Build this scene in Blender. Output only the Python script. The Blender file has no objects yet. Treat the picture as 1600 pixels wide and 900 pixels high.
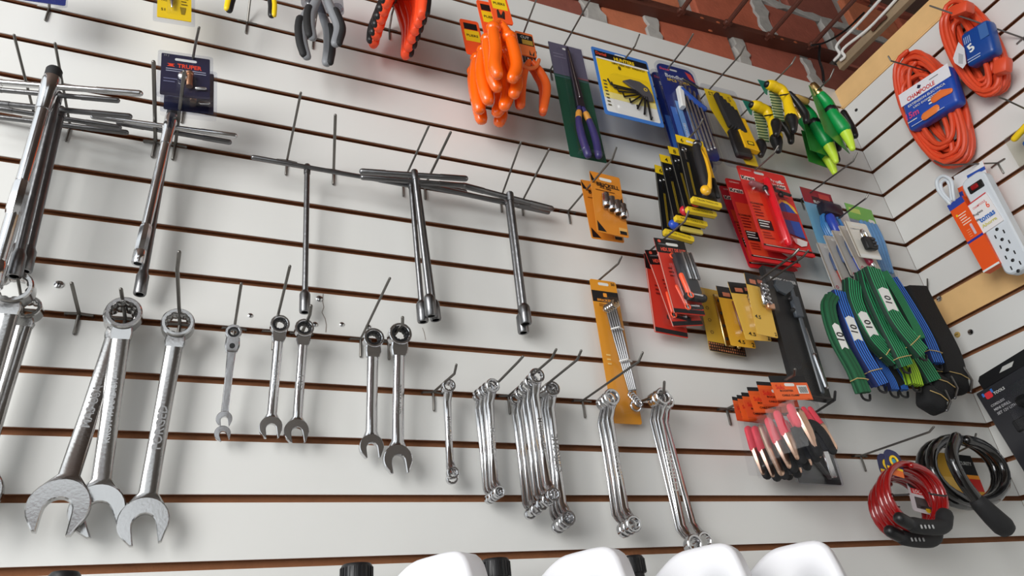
import bpy, bmesh, math, random
from mathutils import Vector as V, Matrix as M
random.seed(7)
S = bpy.context.scene
COL = S.collection
PI = math.pi
# ------------------------------------------------------------------ camera
H = 1.65                       # height of the lowest groove in view above the floor
F = 1086.81                    # focal length in pixels of the 1600 px wide frame
CAM = V((.06262, -1.20309, H - .20637))
XC = 2.0375                    # the corner between the two slat walls
RC = M.Rotation(-.443491, 3, 'Z') @ M.Rotation(2.092349, 3, 'X') @ M.Rotation(-.111, 3, 'Z')
cd = bpy.data.cameras.new('camera')
cd.sensor_fit = 'HORIZONTAL'; cd.sensor_width = 36; cd.lens = F / 1600 * 36; cd.clip_start = .02
cam = bpy.data.objects.new('camera', cd); COL.objects.link(cam)
cam.matrix_world = M.Translation(CAM) @ RC.to_4x4()
S.camera = cam
# ------------------------------------------------------------------ world, light, exposure
S.view_settings.view_transform = 'Standard'; S.view_settings.look = 'None'
S.view_settings.gamma = 1; S.view_settings.use_curve_mapping = False
S.view_settings.exposure = 0.62
w = bpy.data.worlds.new('daylight'); S.world = w; w.use_nodes = True
w.node_tree.nodes['Background'].inputs[0].default_value = (.91, .965, 1, 1)
w.node_tree.nodes['Background'].inputs[1].default_value = .95
def area(name, loc, target, sx, sy, power, col=(1, 1, 1)):
    l = bpy.data.lights.new(name, 'AREA'); l.shape = 'RECTANGLE'; l.size = sx; l.size_y = sy
    l.energy = power; l.color = col
    o = bpy.data.objects.new(name, l); COL.objects.link(o); o.location = loc
    o.rotation_euler = (V(target) - V(loc)).to_track_quat('-Z', 'Y').to_euler()
    return o
area('shopfront_daylight', (-2.3, -2.3, 2.5), (.6, 0, 2.2), 1.7, 2.0, 62, (1, .985, .96))
S.cycles.use_denoising = True
S.cycles.transparent_max_bounces = 24
S.cycles.max_bounces = 8

# ------------------------------------------------------------------ helpers
def ray(px, py): return RC @ V(((px - 800) / F, (450 - py) / F, -1))
def U(px, py, d=0):            # point at distance d in front of the back wall
    v = ray(px, py); return CAM + v * ((-d - CAM.y) / v.y)
def UR(px, py, e=0):           # point at distance e in front of the right wall
    v = ray(px, py); return CAM + v * ((XC - e - CAM.x) / v.x)
def UZ(px, py, z):
    v = ray(px, py); return CAM + v * ((z - CAM.z) / v.z)
def mpp(P): return -(RC.transposed() @ (P - CAM)).z / F      # metres per pixel there

MATS = {}
def mat(name, col, rough=.5, metal=0, bump=0, bscale=60, var=0, vscale=8, coat=0, trans=0, spec=None, emit=None):
    if name in MATS: return MATS[name]
    m = bpy.data.materials.new(name); m.use_nodes = True
    nt = m.node_tree; b = nt.nodes['Principled BSDF']
    b.inputs['Base Color'].default_value = (*col, 1); b.inputs['Roughness'].default_value = rough
    b.inputs['Metallic'].default_value = metal
    if spec is not None: b.inputs['Specular IOR Level'].default_value = spec
    if coat: b.inputs['Coat Weight'].default_value = coat; b.inputs['Coat Roughness'].default_value = .08
    if trans: b.inputs['Transmission Weight'].default_value = trans
    if emit: b.inputs['Emission Color'].default_value = (*emit, 1); b.inputs['Emission Strength'].default_value = 1
    if bump or var:
        tc = nt.nodes.new('ShaderNodeTexCoord')
        if var:
            n = nt.nodes.new('ShaderNodeTexNoise'); n.inputs['Scale'].default_value = vscale; n.inputs['Detail'].default_value = 6
            r = nt.nodes.new('ShaderNodeMix'); r.data_type = 'RGBA'
            r.inputs[6].default_value = (*[c * (1 - var) for c in col], 1); r.inputs[7].default_value = (*[min(1, c * (1 + var)) for c in col], 1)
            nt.links.new(tc.outputs['Object'], n.inputs['Vector']); nt.links.new(n.outputs['Fac'], r.inputs[0])
            nt.links.new(r.outputs[2], b.inputs['Base Color'])
        if bump:
            n2 = nt.nodes.new('ShaderNodeTexNoise'); n2.inputs['Scale'].default_value = bscale; n2.inputs['Detail'].default_value = 4
            bp = nt.nodes.new('ShaderNodeBump'); bp.inputs['Strength'].default_value = bump; bp.inputs['Distance'].default_value = .002
            nt.links.new(tc.outputs['Object'], n2.inputs['Vector']); nt.links.new(n2.outputs['Fac'], bp.inputs['Height'])
            nt.links.new(bp.outputs['Normal'], b.inputs['Normal'])
    MATS[name] = m; return m
def srgb(r, g, b):
    return tuple(((c / 255) / 12.92 if c / 255 < .04045 else ((c / 255 + .055) / 1.055) ** 2.4) for c in (r, g, b))
def paint(r, g, b, rough=.45, **k):
    return mat('paint_%d_%d_%d_%d' % (r, g, b, rough * 100), srgb(r, g, b), rough, **k)
def clear_mat(name, tint=(1, 1, 1), gloss=.035, rough=.16):
    if name in MATS: return MATS[name]
    m = bpy.data.materials.new(name); m.use_nodes = True; nt = m.node_tree; nt.nodes.clear()
    o = nt.nodes.new('ShaderNodeOutputMaterial'); t = nt.nodes.new('ShaderNodeBsdfTransparent'); g = nt.nodes.new('ShaderNodeBsdfGlossy')
    t.inputs[0].default_value = (*tint, 1); g.inputs[0].default_value = (1, 1, 1, 1); g.inputs['Roughness'].default_value = rough
    x = nt.nodes.new('ShaderNodeMixShader'); x.inputs[0].default_value = gloss
    nt.links.new(t.outputs[0], x.inputs[1]); nt.links.new(g.outputs[0], x.inputs[2]); nt.links.new(x.outputs[0], o.inputs[0])
    MATS[name] = m; return m
def stripe_mat(name, c1, c2, n, duty=.5, axis=0, rough=.7):     # woven stripes across the UV width of a band
    m = bpy.data.materials.new(name); m.use_nodes = True; nt = m.node_tree; b = nt.nodes['Principled BSDF']
    b.inputs['Roughness'].default_value = rough
    uv = nt.nodes.new('ShaderNodeUVMap'); sp = nt.nodes.new('ShaderNodeSeparateXYZ')
    mu = nt.nodes.new('ShaderNodeMath'); mu.operation = 'MULTIPLY'; mu.inputs[1].default_value = n
    fr = nt.nodes.new('ShaderNodeMath'); fr.operation = 'FRACT'
    gt = nt.nodes.new('ShaderNodeMath'); gt.operation = 'GREATER_THAN'; gt.inputs[1].default_value = duty
    mx = nt.nodes.new('ShaderNodeMix'); mx.data_type = 'RGBA'; mx.inputs[6].default_value = (*c1, 1); mx.inputs[7].default_value = (*c2, 1)
    L = nt.links.new
    L(uv.outputs[0], sp.inputs[0]); L(sp.outputs[axis], mu.inputs[0]); L(mu.outputs[0], fr.inputs[0]); L(fr.outputs[0], gt.inputs[0])
    L(gt.outputs[0], mx.inputs[0]); L(mx.outputs[2], b.inputs['Base Color'])
    MATS[name] = m; return m

ORG = {}                       # base point of things whose parts are given in world coordinates
class MB:
    def __init__(s): s.v = []; s.f = []; s.m = []; s.uv = {}
    def add(s, vs, fs, mi=0):
        o = len(s.v); s.v += [V(p) for p in vs]
        for f in fs: s.f.append([i + o for i in f]); s.m.append(mi)
        return o
    def box(s, c, sz, rot=None, mi=0):
        c = V(c); h = V(sz) / 2; vs = []
        for x in (-1, 1):
            for y in (-1, 1):
                for z in (-1, 1):
                    p = V((x * h.x, y * h.y, z * h.z)); vs.append(c + (rot @ p if rot else p))
        s.add(vs, [(0, 1, 3, 2), (4, 6, 7, 5), (0, 4, 5, 1), (2, 3, 7, 6), (0, 2, 6, 4), (1, 5, 7, 3)], mi); return s
    def rbox(s, c, sz, r, seg=2, rot=None, mi=0):
        bm = bmesh.new(); bmesh.ops.create_cube(bm, size=1)
        for v in bm.verts: v.co = V((v.co.x * sz[0], v.co.y * sz[1], v.co.z * sz[2]))
        bmesh.ops.bevel(bm, geom=bm.edges[:], offset=r, segments=seg, affect='EDGES', profile=.5)
        bm.verts.index_update(); c = V(c)
        s.add([c + (rot @ v.co if rot else v.co) for v in bm.verts], [[v.index for v in f.verts] for f in bm.faces], mi); bm.free(); return s
    def tube(s, pts, r, n=8, closed=False, flat=1, up=None, mi=0, caps=True):
        pts = [V(p) for p in pts]; N = len(pts)
        rs = list(r) if isinstance(r, (list, tuple)) else [r] * N
        vs = []; prev = None
        for i, p in enumerate(pts):
            t = (pts[(i + 1) % N] - pts[i - 1]) if closed else (pts[min(i + 1, N - 1)] - pts[max(i - 1, 0)])
            t = t.normalized()
            if up is not None: a = (V(up) - t * V(up).dot(t)).normalized()
            elif prev is None:
                q = V((0, 0, 1)) if abs(t.z) < .8 else V((0, 1, 0)); a = (q - t * q.dot(t)).normalized()
            else: a = (prev - t * prev.dot(t)).normalized()
            prev = a; b = t.cross(a)
            for k in range(n):
                g = 2 * PI * k / n; vs.append(p + (a * math.cos(g) * flat + b * math.sin(g)) * rs[i])
        fs = []
        for i in range(N if closed else N - 1):
            for k in range(n):
                j = (i + 1) % N; fs.append((i * n + k, i * n + (k + 1) % n, j * n + (k + 1) % n, j * n + k))
        if not closed and caps: fs += [tuple(range(n - 1, -1, -1)), tuple((N - 1) * n + k for k in range(n))]
        s.add(vs, fs, mi); return s
    def rod(s, pts, r, n=10, **k):           # tube with rounded ends
        pts = [V(p) for p in pts]; rs = list(r) if isinstance(r, (list, tuple)) else [r] * len(pts)
        a = (pts[0] - pts[1]).normalized(); b = (pts[-1] - pts[-2]).normalized()
        P = [pts[0] + a * rs[0] * .9, pts[0] + a * rs[0] * .6] + pts + [pts[-1] + b * rs[-1] * .6, pts[-1] + b * rs[-1] * .9]
        R = [rs[0] * .35, rs[0] * .8] + rs + [rs[-1] * .8, rs[-1] * .35]
        return s.tube(P, R, n, **k)
    def prism(s, out, y0, y1, mi=0, cham=0):  # outline in (x, z), from y0 (front) to y1 (back)
        n = len(out); vs = []; fs = []
        ar = sum(out[i][0] * out[(i + 1) % n][1] - out[(i + 1) % n][0] * out[i][1] for i in range(n))
        if ar < 0: out = out[::-1]
        L = []
        if cham:
            ins = inset(out, cham); L = [(ins, y0), (out, y0 + cham), (out, y1 - cham), (ins, y1)]
        else: L = [(out, y0), (out, y1)]
        for o, y in L: vs += [(p[0], y, p[1]) for p in o]
        for a in range(len(L) - 1):
            for i in range(n):
                j = (i + 1) % n; fs.append((a * n + i, a * n + n + i, a * n + n + j, a * n + j))
        fs.append(tuple(range(n))); fs.append(tuple((len(L) - 1) * n + i for i in range(n - 1, -1, -1)))
        s.add(vs, fs, mi); return s
    def ring(s, c, ro, ri, th, n=36, cham=.12, star=0, mi=0, sides=0):   # annulus, axis along y
        c = V(c); t = th / 2; q = (ro - ri) * cham * 2; vs = []; fs = []
        P = [(ri, -t + q), (ri + q, -t), (ro - q, -t), (ro, -t + q), (ro, t - q), (ro - q, t), (ri + q, t), (ri, t - q)]
        for k in range(n):
            g = 2 * PI * k / n
            for j, (r, y) in enumerate(P):
                if star and j in (0, 7): r *= 1 + star * (1 if k % 3 == 0 else -.3)
                vs.append(c + V((r * math.cos(g), y, r * math.sin(g))))
        for k in range(n):
            k2 = (k + 1) % n
            for j in range(8):
                j2 = (j + 1) % 8; fs.append((k * 8 + j, k2 * 8 + j, k2 * 8 + j2, k * 8 + j2))
        s.add(vs, fs, mi); return s
    def loft(s, secs, mi=0, ch=.3):           # secs: (center, halfwidth x, halfdepth y); chamfered sections stacked along z
        vs = []; fs = []
        for c, a, b in secs:
            c = V(c); k = min(a, b) * ch
            for x, y in ((-a + k, -b), (a - k, -b), (a, -b + k), (a, b - k), (a - k, b), (-a + k, b), (-a, b - k), (-a, -b + k)):
                vs.append(c + V((x, y, 0)))
        N = len(secs)
        up = 1 if V(secs[-1][0]).z > V(secs[0][0]).z else -1
        for i in range(N - 1):
            for k in range(8):
                q = (i * 8 + k, i * 8 + (k + 1) % 8, i * 8 + 8 + (k + 1) % 8, i * 8 + 8 + k); fs.append(q if up > 0 else q[::-1])
        fs += [tuple(range(8)), tuple((N - 1) * 8 + k for k in range(8))]
        s.add(vs, fs, mi); return s
    def lathe(s, prof, mtx=None, n=24, mi=0):  # prof (r, z)
        vs = []; fs = []
        for r, z in prof:
            for k in range(n):
                g = 2 * PI * k / n; p = V((r * math.cos(g), r * math.sin(g), z)); vs.append(mtx @ p if mtx else p)
        for i in range(len(prof) - 1):
            for k in range(n): fs.append((i * n + k, i * n + (k + 1) % n, i * n + n + (k + 1) % n, i * n + n + k))
        if prof[0][0] > 1e-6: fs.append(tuple(range(n - 1, -1, -1)))
        if prof[-1][0] > 1e-6: fs.append(tuple((len(prof) - 1) * n + k for k in range(n)))
        s.add(vs, fs, mi); return s
    def ball(s, c, r, n=12, sc=(1, 1, 1), mi=0):
        c = V(c); prof = [(r * math.sin(PI * i / n), -r * math.cos(PI * i / n)) for i in range(n + 1)]
        prof[0] = (r * .02, -r); prof[-1] = (r * .02, r)
        o = len(s.v); s.lathe(prof, None, n, mi)
        for i in range(o, len(s.v)): p = s.v[i]; s.v[i] = c + V((p.x * sc[0], p.y * sc[1], p.z * sc[2]))
        return s
    def band(s, pts, wv, th, mi=0):            # a strap: path, width vector(s), thickness; u runs across the width
        pts = [V(p) for p in pts]; N = len(pts); o = len(s.v); vs = []; fs = []
        for i, p in enumerate(pts):
            t = (pts[min(i + 1, N - 1)] - pts[max(i - 1, 0)]).normalized()
            wd = V(wv[i]) if isinstance(wv, list) else V(wv)
            wd = wd - t * wd.dot(t); nn = t.cross(wd).normalized() * th / 2
            for k, sg in ((-.5, -1), (-.42, -1.0), (.42, -1.0), (.5, -1), (.5, 1), (-.5, 1)):
                q = .35 if abs(k) == .5 else 1
                vs.append(p + wd * k + nn * sg * q); s.uv[o + len(vs) - 1] = (k + .5, i / (N - 1))
        for i in range(N - 1):
            for k in range(6): fs.append((i * 6 + k, i * 6 + (k + 1) % 6, i * 6 + 6 + (k + 1) % 6, i * 6 + 6 + k))
        fs += [tuple(range(5, -1, -1)), tuple((N - 1) * 6 + k for k in range(6))]
        s.add(vs, fs, mi); return s
    def mesh(s, name, mats, origin=None, smooth=True, ang=38):
        me = bpy.data.meshes.new(name); o = V(origin) if origin is not None else V((0, 0, 0))
        me.from_pydata([tuple(p - o) for p in s.v], [], s.f)
        for m in (mats if isinstance(mats, (list, tuple)) else [mats]): me.materials.append(m)
        me.polygons.foreach_set('material_index', s.m)
        if s.uv:
            ul = me.uv_layers.new(name='UVMap')
            for lp in me.loops: ul.data[lp.index].uv = s.uv.get(lp.vertex_index, (0, 0))
        bm = bmesh.new(); bm.from_mesh(me); bmesh.ops.recalc_face_normals(bm, faces=bm.faces[:]); bm.to_mesh(me); bm.free()
        if smooth:
            me.polygons.foreach_set('use_smooth', [True] * len(me.polygons)); me.set_sharp_from_angle(angle=math.radians(ang))
        me.update(); return me
    def build(s, name, mats, parent=None, origin=None, **k):
        auto = parent is not None and origin is None and parent.name in ORG
        if auto: origin = ORG[parent.name]
        o = link(name, s.mesh(name, mats, origin, **k), parent)
        if auto: ORG[o.name] = origin
        return o
def link(name, me, parent=None):
    o = bpy.data.objects.new(name, me); COL.objects.link(o)
    if parent is not None: o.parent = parent
    return o
def inset(out, c):
    n = len(out); r = []
    for i in range(n):
        a, b, d = V(out[i - 1]), V(out[i]), V(out[(i + 1) % n])
        e1 = (b - a).normalized() if (b - a).length > 1e-9 else V((1, 0)); e2 = (d - b).normalized() if (d - b).length > 1e-9 else e1
        n1 = V((-e1.y, e1.x)); n2 = V((-e2.y, e2.x)); m = n1 + n2
        m = m.normalized() / max(.5, math.sqrt(max(.01, (1 + n1.dot(n2)) / 2))) if m.length > 1e-6 else n1
        r.append(tuple(b + m * c))
    return r
def rrect(x0, z0, x1, z1, r, seg=4):
    o = []
    for cx, cz, a in ((x1 - r, z1 - r, 0), (x0 + r, z1 - r, 90), (x0 + r, z0 + r, 180), (x1 - r, z0 + r, 270)):
        for k in range(seg + 1):
            g = math.radians(a + 90 * k / seg); o.append((cx + r * math.cos(g), cz + r * math.sin(g)))
    return o
def smooth_path(pts, n=6):          # Catmull-Rom
    pts = [V(p) for p in pts]; P = [pts[0] * 2 - pts[1]] + pts + [pts[-1] * 2 - pts[-2]]; o = []
    for i in range(1, len(P) - 2):
        a, b, c, d = P[i - 1:i + 3]
        for k in range(n):
            t = k / n; o.append(.5 * (2 * b + (c - a) * t + (2 * a - 5 * b + 4 * c - d) * t * t + (3 * b - a - 3 * c + d) * t ** 3))
    o.append(pts[-1]); return o
def thing(name, label, cat, loc=(0, 0, 0), group=None, rot=None):
    o = bpy.data.objects.new(name, None); COL.objects.link(o); o.empty_display_size = .02
    if rot is not None: o.matrix_world = M.Translation(V(loc)) @ rot.to_4x4()
    else: o.location = loc; ORG[o.name] = V(loc)
    o['label'] = label; o['category'] = cat
    if group: o['group'] = group
    return o
def struct(o): o['kind'] = 'structure'; return o
TXT = {}
def text_mesh(s, m, bold=.012):
    key = (s, m.name, bold)
    if key in TXT: return TXT[key]
    c = bpy.data.curves.new('lettering', 'FONT'); c.body = s; c.size = 1; c.extrude = .008; c.resolution_u = 2; c.offset = bold
    c.align_x = 'CENTER'; c.align_y = 'CENTER'
    o = bpy.data.objects.new('lettering', c); me = bpy.data.meshes.new_from_object(o); bpy.data.objects.remove(o)
    xs = [v.co.x for v in me.vertices] or [0]; ys = [v.co.y for v in me.vertices] or [0]
    cx = (min(xs) + max(xs)) / 2; cy = (min(ys) + max(ys)) / 2; wd = max(xs) - min(xs); ht = max(ys) - min(ys)
    for v in me.vertices: v.co = V((v.co.x - cx, -v.co.z, v.co.y - cy))
    me.materials.clear(); me.materials.append(m); TXT[key] = (me, wd, ht); return TXT[key]
def text(s, parent, loc, width, m, angle=0, height=None, name='lettering', bold=.012, lift=None):
    me, wd, ht = text_mesh(s, m, bold); o = link(name, me, parent)
    k = width / wd; kz = (height / ht) if height else k
    o.location = loc; o.scale = (k, min(k, .012), kz); o.rotation_euler = (0, -angle, 0); return o

class Card:                          # a hang card or pack: frame from four corners, x right, z up, -y to the room
    def __init__(s, name, label, cat, quad, d, group=None, right=False, tilt=0, into=None, base=None):
        fn = UR if right else U
        P = [fn(q[0], q[1], d + (tilt if i > 1 else 0)) for i, q in enumerate(quad)]
        x = ((P[1] - P[0]) + (P[3] - P[2])) / 2; z = ((P[0] - P[2]) + (P[1] - P[3])) / 2
        s.w = x.length; s.h = z.length; x.normalize(); z.normalize()
        e = x.dot(z) / 2; x2 = (x - z * e).normalized(); z2 = (z - x * e).normalized(); z2 = (z2 - x2 * x2.dot(z2)).normalized()
        y = z2.cross(x2); c = (P[0] + P[1] + P[2] + P[3]) / 4; o = c + z2 * s.h / 2
        s.rot = M((x2, y, z2)).transposed(); s.lift = 0
        if into is None: s.root = thing(name, label, cat, o, group, s.rot)
        else:                            # a part of another thing: its own board mesh carries the prints
            b, m = base(s); s.root = link(name, b.mesh(name, m), into)
            s.root.matrix_basis = M.Translation(o - into.location) @ s.rot.to_4x4(); s.into = into

    def p(s, u, v): return ((u - .5) * s.w, -v * s.h)
    def flat(s, t=.0012, r=.06): return MB().prism(rrect(-s.w / 2, -s.h, s.w / 2, 0, r * s.w), 0, t)
    def up(s): s.lift += .00025; return s.lift
    def board(s, m, t=.0012, r=.06, name='card', out=None, hole=(.5, .05, .22, .022), back=None):
        b = MB(); rr = r * s.w
        o = out and [s.p(*q) for q in out] or rrect(-s.w / 2, -s.h, s.w / 2, 0, rr)
        b.prism(o, 0, t); ob = b.build(name, m, s.root); s.lift = 0
        if hole:
            x, z = s.p(hole[0], hole[1]); a = hole[2] * s.w / 2; c = hole[3] * s.h / 2
            MB().prism(rrect(x - a, z - c, x + a, z + c, min(a, c) * .9), -.0003, 0).build('hang_slot', paint(225, 225, 220), s.root)
        return ob
    def panel(s, name, u0, v0, u1, v1, m, r=0, out=None, parent=None):
        if out: o = [s.p(*q) for q in out]
        else:
            (x0, z0), (x1, z1) = s.p(u0, v1), s.p(u1, v0); o = rrect(x0, z0, x1, z1, r * s.w, 3) if r else [(x0, z0), (x1, z0), (x1, z1), (x0, z1)]
        l = s.up(); return MB().prism(o, -l, -l + .0002).build(name, m, parent or s.root, smooth=False)
    def text(s, t, u, v, wu, m, hv=None, ang=0, name='lettering', y=None, bold=.012):
        x, z = s.p(u, v); l = s.up() if y is None else y
        return text(t, s.root, (x, -l, z), wu * s.w, m, ang, hv and hv * s.h, name, bold)
    def lines(s, u0, u1, v0, dv, n, m, hh=.35, name='fine_print'):
        b = MB(); l = s.up()
        for i in range(n):
            a = u1 - (u1 - u0) * random.random() * .3; x0, z0 = s.p(u0, v0 + dv * (i + hh)); x1, z1 = s.p(a, v0 + dv * i)
            b.prism([(x0, z0), (x1, z0), (x1, z1), (x0, z1)], -l, -l + .0002)
        return b.build(name, m, s.root, smooth=False)
    def blister(s, u0, v0, u1, v1, dep, m=None, r=.08, name='blister'):
        (x0, z0), (x1, z1) = s.p(u0, v1), s.p(u1, v0); rr = min(r * s.w, (x1 - x0) * .45, (z1 - z0) * .45)
        a = rrect(x0, z0, x1, z1, rr, 3); k = min(dep * .5, rr * .8); bb = MB(); n = len(a); i2 = inset(a, k * .4); i3 = inset(a, k)
        vs = [(q[0], 0, q[1]) for q in a] + [(q[0], -dep * .75, q[1]) for q in i2] + [(q[0], -dep, q[1]) for q in i3]
        fs = []
        for L in (0, 1):
            for i in range(n): j = (i + 1) % n; fs.append((L * n + i, L * n + n + i, L * n + n + j, L * n + j))
        fs.append(tuple(2 * n + i for i in range(n))); bb.add(vs, fs)
        return bb.build(name, m or clear_mat('clear_plastic', (.97, .97, .98)), s.root)
    def film(s, u0, v0, u1, v1, y=.004, m=None, name='bag_film'):   # a crinkled clear bag front
        b = MB(); nx, nz = 6, 10; vs = []; rg = random.Random(int(u0 * 99 + v1 * 1000))
        for j in range(nz + 1):
            for i in range(nx + 1):
                x, z = s.p(u0 + (u1 - u0) * i / nx, v0 + (v1 - v0) * j / nz); e = 0 < i < nx and 0 < j < nz
                vs.append((x, -(y + (rg.random() * .006 if e else 0) if e else .001), z))
        b.add(vs, [(j * (nx + 1) + i, j * (nx + 1) + i + 1, (j + 1) * (nx + 1) + i + 1, (j + 1) * (nx + 1) + i) for j in range(nz) for i in range(nx)])
        return b.build(name, m or clear_mat('bag_plastic', (.97, .97, .97), .012, .12), s.root)
# ------------------------------------------------------------------ materials of the room
WHITE = mat('white_laminate', srgb(222, 222, 219), .32, var=.025, vscale=5)
MDF = mat('brown_fibreboard', srgb(158, 104, 68), .8, bump=.5, bscale=220, var=.18, vscale=40)
PINE = mat('bare_pine', srgb(232, 190, 130), .65, bump=.3, bscale=40, var=.14, vscale=14)
BRICK = [mat('clay_block_%d' % i, srgb(*c), .85, bump=1, bscale=70, var=.22, vscale=22) for i, c in enumerate(((190, 110, 76), (176, 92, 66), (158, 84, 66), (140, 78, 64)))]
MORTAR = mat('grey_mortar', srgb(168, 165, 160), .95, bump=1, bscale=60, var=.3, vscale=30)
RUST = mat('brown_primer_steel', srgb(92, 50, 38), .55, bump=.4, bscale=50, var=.25, vscale=18)
STEEL = mat('dull_steel_wire', (.2, .19, .175), .42, 1, var=.15, vscale=60)
CHROME = mat('polished_chrome', (.6, .6, .61), .12, 1, bump=.12, bscale=25)
CHROMER = mat('forged_satin_chrome', (.48, .475, .47), .18, 1, bump=.06, bscale=260)
DCHROME = mat('dark_oiled_steel', (.2, .2, .205), .3, 1, bump=.25, bscale=90, var=.2, vscale=50)
BLACK = paint(22, 22, 24, .4); BLACKR = paint(26, 26, 28, .7); WPAP = paint(232, 232, 228, .5)

GAP = .0065
def slat_mesh(length, m):
    b = MB(); z0, z1 = GAP, .1 - GAP
    b.box((0, .0012, .05), (length, .0024, z1 - z0), mi=0)
    b.box((0, .0047, .05), (length, .0046, z1 - z0), mi=1)
    b.box((0, .0125, .05), (length, .011, z1 - z0 - .024), mi=1)
    return b.mesh('slat', [m, MDF], smooth=False)
XL = -1.7
wb = struct(MB().box(((XL + XC) / 2 + .05, .024, (H + 1.6) / 2), (XC - XL + .1, .012, H + 1.6)).build('wall_back', MDF))
sm = slat_mesh(XC - XL, WHITE)
for k in range(-4, 16):
    o = link('slat', sm, wb); o.location = ((XL + XC) / 2, 0, H + .1 * k)
MB().box(((XL + XC) / 2, .009, (H - .4) / 2), (XC - XL, .018, H - .4)).build('lower_panel', WHITE, wb)
YR = -1.9
wr = struct(MB().box((XC + .024, YR / 2, (H + 1.5) / 2), (.012, -YR, H + 1.5)).build('wall_right', MDF))
smr = slat_mesh(-YR - .002, WHITE); smw = slat_mesh(-YR - .002, PINE)
for k in range(-4, 15):
    o = link('slat', smw if k == 6 else smr, wr); o.location = (XC, YR / 2, H + .1 * k); o.rotation_euler = (0, 0, -PI / 2)
MB().box((XC + .009, YR / 2, (H - .4) / 2), (.018, -YR, H - .4)).build('lower_panel', WHITE, wr)
# pine board along the top of the right wall
t1 = struct(MB().box((XC + .012, YR / 2 + .01, H + 1.5425), (.03, -YR + .02, .083)).build('trim_1', PINE, smooth=False))
MB().box((XC + .008, YR / 2, H + 1.498), (.02, -YR, .006)).build('edge_strip', PINE, t1, smooth=False)
# clay block wall above the panels
bw = struct(MB().box((.8, .09, H + 2.1), (5.2, .08, 1.3)).build('wall_upper', MORTAR))
def courses(z0, z1, joints, dark):
    for i in range(len(joints) - 1):
        a, b_ = joints[i] + .012, joints[i + 1] - .012 - (.05 if i % 2 else .02)
        MB().rbox(((a + b_) / 2, .05, (z0 + z1) / 2 + H), (b_ - a, .05, z1 - z0), .006, 1).build('clay_block', BRICK[(i + dark) % 4], bw)
courses(1.5, 1.79, [-1.7, -1.3, -.9, -.55, -.2, .15, .45, .78, 1.07, 1.3, 1.68, 2.0, 2.35, 2.7, 3.0, 3.3], 0)
courses(1.82, 2.05, [-1.7, -1.2, -.8, -.3, .1, .5, .85, 1.2, 1.5, 1.87, 2.22, 2.6, 2.95, 3.3], 1)
courses(2.085, 2.31, [-1.7, -1.0, -.5, 0, .4, .8, 1.1, 1.38, 1.72, 2.02, 2.4, 2.75, 3.1, 3.35], 2)
courses(2.345, 2.6, [-1.7, -1.1, -.6, -.1, .3, .7, 1.0, 1.28, 1.62, 1.92, 2.3, 2.65, 3.0, 3.3], 3)
# mortar smeared over the joints
rg = random.Random(4)
b = MB()
for x, z0, z1, hw in ((1.045, 1.58, 1.76, .05), (1.275, 1.58, 1.76, .035), (1.655, 1.58, 1.76, .04), (1.985, 1.58, 1.76, .035), (1.845, 1.83, 2.07, .045), (2.2, 1.83, 2.07, .03), (1.36, 2.07, 2.3, .04)):
    n = 9; o = [(x - hw * rg.uniform(.5, 1), H + z0 + (z1 - z0) * q / n) for q in range(n + 1)] + [(x + hw * rg.uniform(.5, 1), H + z1 - (z1 - z0) * q / n) for q in range(n + 1)]
    b.prism(o, .017, .05, cham=.004)
o = [(.9 + q * .05, H + 2.052 + rg.uniform(-.012, .008)) for q in range(36)] + [(2.65 - q * .05, H + 2.084 + rg.uniform(-.008, .012)) for q in range(36)]
b.prism(o, .019, .05, cham=.003)
b.build('mortar_smear', MORTAR, bw)
# the rest of the shop
DARKW = mat('dim_shelving_wall', srgb(126, 120, 114), .8, var=.3, vscale=3)
FLOOR = mat('grey_floor_tiles', srgb(120, 116, 110), .5, var=.15, vscale=4)
CEIL = mat('brown_vaulted_ceiling', srgb(104, 86, 76), .9, var=.25, vscale=6, bump=.5, bscale=20)
struct(MB().box((.6, -2.2, -.05), (6.4, 5, .1)).build('floor', FLOOR))
struct(MB().box((.8, -2.05, H + 2.42), (5.4, 4.3, .08)).build('ceiling', CEIL))
struct(MB().box((1.75, -3.9, (H + 2.6) / 2), (3.3, .1, H + 2.6)).build('wall_front', DARKW))
struct(MB().box((3.4, -1.9, (H + 2.6) / 2), (.1, 3.9, H + 2.6)).build('wall_far_right', DARKW))
struct(MB().box((XC + .02, (YR - 3.85) / 2, (H + 1.5) / 2), (.04, 3.85 + YR, H + 1.5)).build('wall_right_end', WHITE))
# unseen shop-front posts, lintel and low wall, added to stripe the chrome's reflections
for i, x in enumerate((-2.9, -1.95, -1.0, -.05)): struct(MB().box((x, -4.3, 1.45), (.12, .12, 2.9)).build('trim_%d' % (i + 2), RUST))
struct(MB().box((-1.5, -4.3, 3.1), (3.2, .14, .5)).build('trim_6', RUST))
struct(MB().box((-1.5, -4.3, .35), (3.2, .1, .7)).build('wall_added_shopfront', DARKW))
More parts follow.
